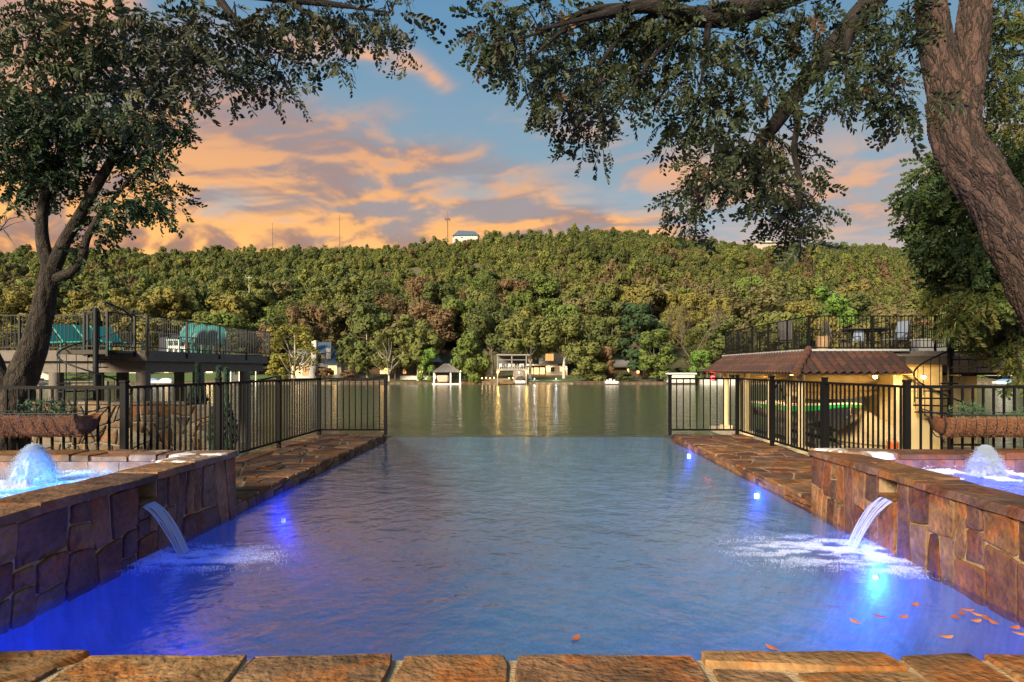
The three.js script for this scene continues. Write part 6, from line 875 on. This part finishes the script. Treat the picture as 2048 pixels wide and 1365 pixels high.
// ---------------------------------------------------------------- oak behind the right fence
const smallSprays = [1, 2, 3].map((s) => sprayGeo(560 + s, 14, 0.075, 0.32));
{
  const base = V3(13.4, -1.4, -13.9), t = thing('waterside_oak', 'dense dark green tree behind the leaning trunk at the right', 'tree', base), A = (px, py, dd = 13.9) => at(px, py, dd), limbs = [];
  limbs.push(limb(t, [base, A(2230, 780), A(2190, 650), A(2120, 500), A(2080, 380), A(2060, 200)], [[0, 0.32], [0.6, 0.22], [1, 0.08]], barkLeft, 'trunk', { n: 50, sides: 24, rough: 0.16 }));
  limbs.push(limb(t, [A(2180, 640), A(2060, 660), A(1985, 600), A(1920, 570), A(1870, 555)], [[0, 0.16], [0.5, 0.09], [1, 0.02]], barkLeft, 'limb', { sides: 10 }));
  limbs.push(limb(t, [A(2120, 500), A(2000, 470), A(1900, 430), A(1830, 420)], [[0, 0.12], [1, 0.02]], barkLeft, 'limb', { sides: 8 })); limbs.push(limb(t, [A(2080, 380), A(1990, 330), A(1900, 330)], [[0, 0.09], [1, 0.02]], barkLeft, 'limb', { sides: 8 }));
  leafage(t, limbs, [[1835, 385, 35, 32, 0.8], [1820, 425, 22, 20, 0.6], [1880, 340, 40, 40], [1885, 400, 45, 45], [1845, 450, 35, 30, 0.8], [1930, 370, 45, 50], [1945, 440, 50, 55], [1885, 475, 45, 40], [1960, 510, 55, 50], [1905, 545, 45, 45], [1860, 505, 28, 25, 0.7], [2010, 430, 50, 70], [2010, 560, 55, 60], [1960, 600, 45, 45, 0.8], [1890, 590, 35, 30, 0.6], [1920, 640, 35, 30, 0.5], [1985, 660, 50, 40, 0.7], [2030, 640, 40, 60], [2035, 710, 35, 40, 0.8], [1990, 300, 50, 50, 0.9], [2030, 330, 40, 60], [1910, 300, 30, 25, 0.6], [1975, 705, 30, 18, 0.35], [2038, 770, 22, 15, 0.4]],
    { seed: 571, depth: 13.8, deep: 2.6, density: 8.5, twig: 0.016, bark: barkLeft, sprays: smallSprays, tone: (r, px, py) => py > 570 ? (r() < 0.4 ? [0.13, 0.125, 0.03] : [0.08, 0.11, 0.028]) : r() < 0.3 ? [0.06, 0.09, 0.022] : [0.032, 0.062, 0.02] });
}
// ---------------------------------------------------------------- forked tree on the left
{
  const d = 13, base = at(14, 905, 13.2), t = thing('forked_tree', 'dark forked tree in front of the left deck', 'tree', base), A = (px, py, dd = d) => at(px, py, dd), limbs = [];
  limbs.push(limb(t, [base, A(30, 800), A(64, 700), A(84, 620), A(94, 570), A(104, 535)], [[0, 0.34], [0.25, 0.27], [0.55, 0.20], [1, 0.185]], barkLeft, 'trunk', { n: 60, sides: 36, rough: 0.2, seed: 31 }));
  limbs.push(limb(t, [A(102, 545), A(86, 490), A(84, 430), A(100, 360), A(135, 280), A(160, 200), A(190, 100)], [[0, 0.135], [0.4, 0.10], [1, 0.04]], barkLeft, 'stem', { n: 50, sides: 20, seed: 32 }));
  limbs.push(limb(t, [A(104, 545), A(128, 485), A(165, 420), A(205, 350), A(250, 280), A(300, 215), A(350, 120)], [[0, 0.135], [0.4, 0.10], [1, 0.04]], barkLeft, 'stem', { n: 50, sides: 20, seed: 33 }));
  limbs.push(limb(t, [A(100, 560), A(140, 545), A(163, 520), A(172, 480), A(200, 430), A(245, 375), A(275, 340)], [[0, 0.12], [0.3, 0.085], [1, 0.025]], barkLeft, 'stem', { n: 40, sides: 16, seed: 34 }));
  limbs.push(limb(t, [A(20, 790), A(-6, 740), A(-30, 660), A(-30, 500)], [[0, 0.18], [1, 0.11]], barkLeft, 'stem', { sides: 18, seed: 35 }));
  leafage(t, limbs, [[30, 220, 60, 60], [100, 230, 60, 55], [170, 235, 55, 45], [235, 235, 55, 40], [300, 245, 50, 38], [345, 245, 32, 22, 0.8], [20, 300, 45, 60], [75, 310, 55, 55], [125, 310, 45, 50, 0.9], [180, 290, 40, 30, 0.7], [240, 300, 40, 35, 0.7], [290, 300, 40, 35, 0.9], [330, 285, 25, 18, 0.6], [40, 375, 50, 40, 0.9], [100, 365, 50, 35, 0.9], [150, 350, 35, 30, 0.7], [20, 435, 22, 8, 0.6], [300, 330, 40, 18, 0.7], [290, 400, 50, 22], [335, 375, 28, 20, 0.8], [350, 405, 25, 16, 0.8], [320, 425, 30, 14, 0.7], [245, 410, 45, 25], [205, 435, 30, 25, 0.9], [190, 470, 35, 20, 0.8], [225, 455, 25, 14, 0.6], [165, 505, 25, 14, 0.5], [120, 545, 22, 12, 0.5], [270, 355, 35, 16, 0.6]],
    { seed: 581, depth: 13, deep: 2.2, density: 4.2, twig: 0.016, bark: barkLeft, sprays: smallSprays, tone: (r) => r() < 0.25 ? [0.030, 0.060, 0.018] : [0.015, 0.038, 0.015] });
}
// ---------------------------------------------------------------- boughs hanging in from the left
{
  const base = V3(-9.5, -0.9, -3.2), t = thing('overhanging_elm', 'leafy boughs of a tree overhanging from the upper left', 'tree', base), A = (px, py, dd = 6.4) => at(px, py, dd), limbs = [];
  limbs.push(limb(t, [base, V3(-9.3, 2.5, -3.6), V3(-8.4, 5.5, -4.6), A(-120, -180)], [[0, 0.42], [0.6, 0.30], [1, 0.2]], barkNear, 'trunk', { n: 40, sides: 24, rough: 0.16 }));
  limbs.push(limb(t, [A(-120, -180), A(100, -90), A(300, -40), A(480, -20), A(640, 5), A(780, 25)], [[0, 0.16], [0.5, 0.09], [1, 0.01]], barkLimb, 'limb', { n: 50, sides: 12 }));
  limbs.push(limb(t, [A(200, -70), A(240, 20), A(250, 90), A(285, 180)], [[0, 0.05], [1, 0.012]], barkLimb, 'branch', { sides: 8 })); limbs.push(limb(t, [A(420, -25), A(470, 40), A(520, 110), A(585, 190)], [[0, 0.04], [1, 0.01]], barkLimb, 'branch', { sides: 8 })); limbs.push(limb(t, [A(560, -10), A(640, 50), A(690, 110)], [[0, 0.03], [1, 0.008]], barkLimb, 'branch', { sides: 8 })); limbs.push(limb(t, [A(40, -110), A(60, 0), A(70, 100)], [[0, 0.05], [1, 0.012]], barkLimb, 'branch', { sides: 8 }));
  leafage(t, limbs, [[30, 50, 70, 60], [110, 50, 70, 60], [190, 50, 70, 60], [260, 60, 60, 60], [40, 140, 60, 50], [120, 140, 65, 50], [200, 140, 60, 55], [275, 150, 60, 60], [230, 215, 60, 35, 0.8], [330, 60, 60, 50], [340, 140, 50, 50], [340, 200, 45, 35, 0.9], [400, 50, 60, 45], [410, 130, 50, 45], [395, 180, 35, 25, 0.6], [455, 190, 35, 18, 0.55], [470, 50, 60, 45], [480, 130, 45, 45, 0.9], [540, 40, 55, 40, 0.9], [545, 115, 45, 40, 0.9], [520, 180, 35, 20, 0.6], [585, 185, 28, 22, 0.6], [600, 55, 50, 45, 0.9], [610, 120, 35, 28, 0.6], [660, 45, 50, 35, 0.8], [660, 105, 30, 25, 0.6], [685, 135, 16, 18, 0.5], [720, 55, 45, 40, 0.8], [770, 35, 45, 32, 0.8], [765, 85, 28, 22, 0.6], [800, 105, 18, 18, 0.5], [825, 35, 28, 18, 0.5], [640, 10, 60, 20, 0.8], [745, 8, 50, 16, 0.6]],
    { seed: 591, depth: 6.3, deep: 1.4, density: 1.5, twig: 0.009, bark: barkLimb, sprays: bigSprays, tone: (r, px) => r() < 0.08 ? [0.06, 0.045, 0.014] : px < 320 ? (r() < 0.35 ? [0.048, 0.05, 0.014] : [0.026, 0.045, 0.013]) : r() < 0.5 ? [0.028, 0.034, 0.012] : [0.020, 0.032, 0.011] });
}
{ // palm fronds at the left edge
  const base = V3(-11.6, -0.9, -11.2), t = thing('fan_palm', 'fronds of a palm at the left edge', 'palm', base), p = at(-70, 420, 11.2); limb(t, [base, base.clone().lerp(p, 0.5).add(V3(0.1, 0, 0)), p], [[0, 0.2], [1, 0.14]], barkLeft, 'trunk', { sides: 14 });
  const frondMat = P(lin(0.03, 0.04, 0.035), { roughness: 0.6 });
  for (const [i, [px, py]] of [[30, 408], [18, 472], [-20, 350], [-130, 380], [-140, 460]].entries()) { const e = at(px, py, 11.0 + i * 0.1), m = p.clone().lerp(e, 0.55).add(V3(0, 0.15, 0)), c = curve([p, m, e], 14), list = [tube(c, [[0, 0.014], [1, 0.004]], 5)]; for (let k = 3; k < 14; k++) for (const s of [-1, 1]) { const dir = c[k].clone().sub(c[k - 1]).normalize(), q = c[k].clone().addScaledVector(dir, 0.16).add(V3(0, -0.04 + s * 0.09, s * 0.1)); list.push(rod(c[k], q, 0.006, 0.001, 4)); } add(merge(list).translate(-base.x, -base.y, -base.z), frondMat, 'frond', t); }
}
renderer.render(scene, camera);
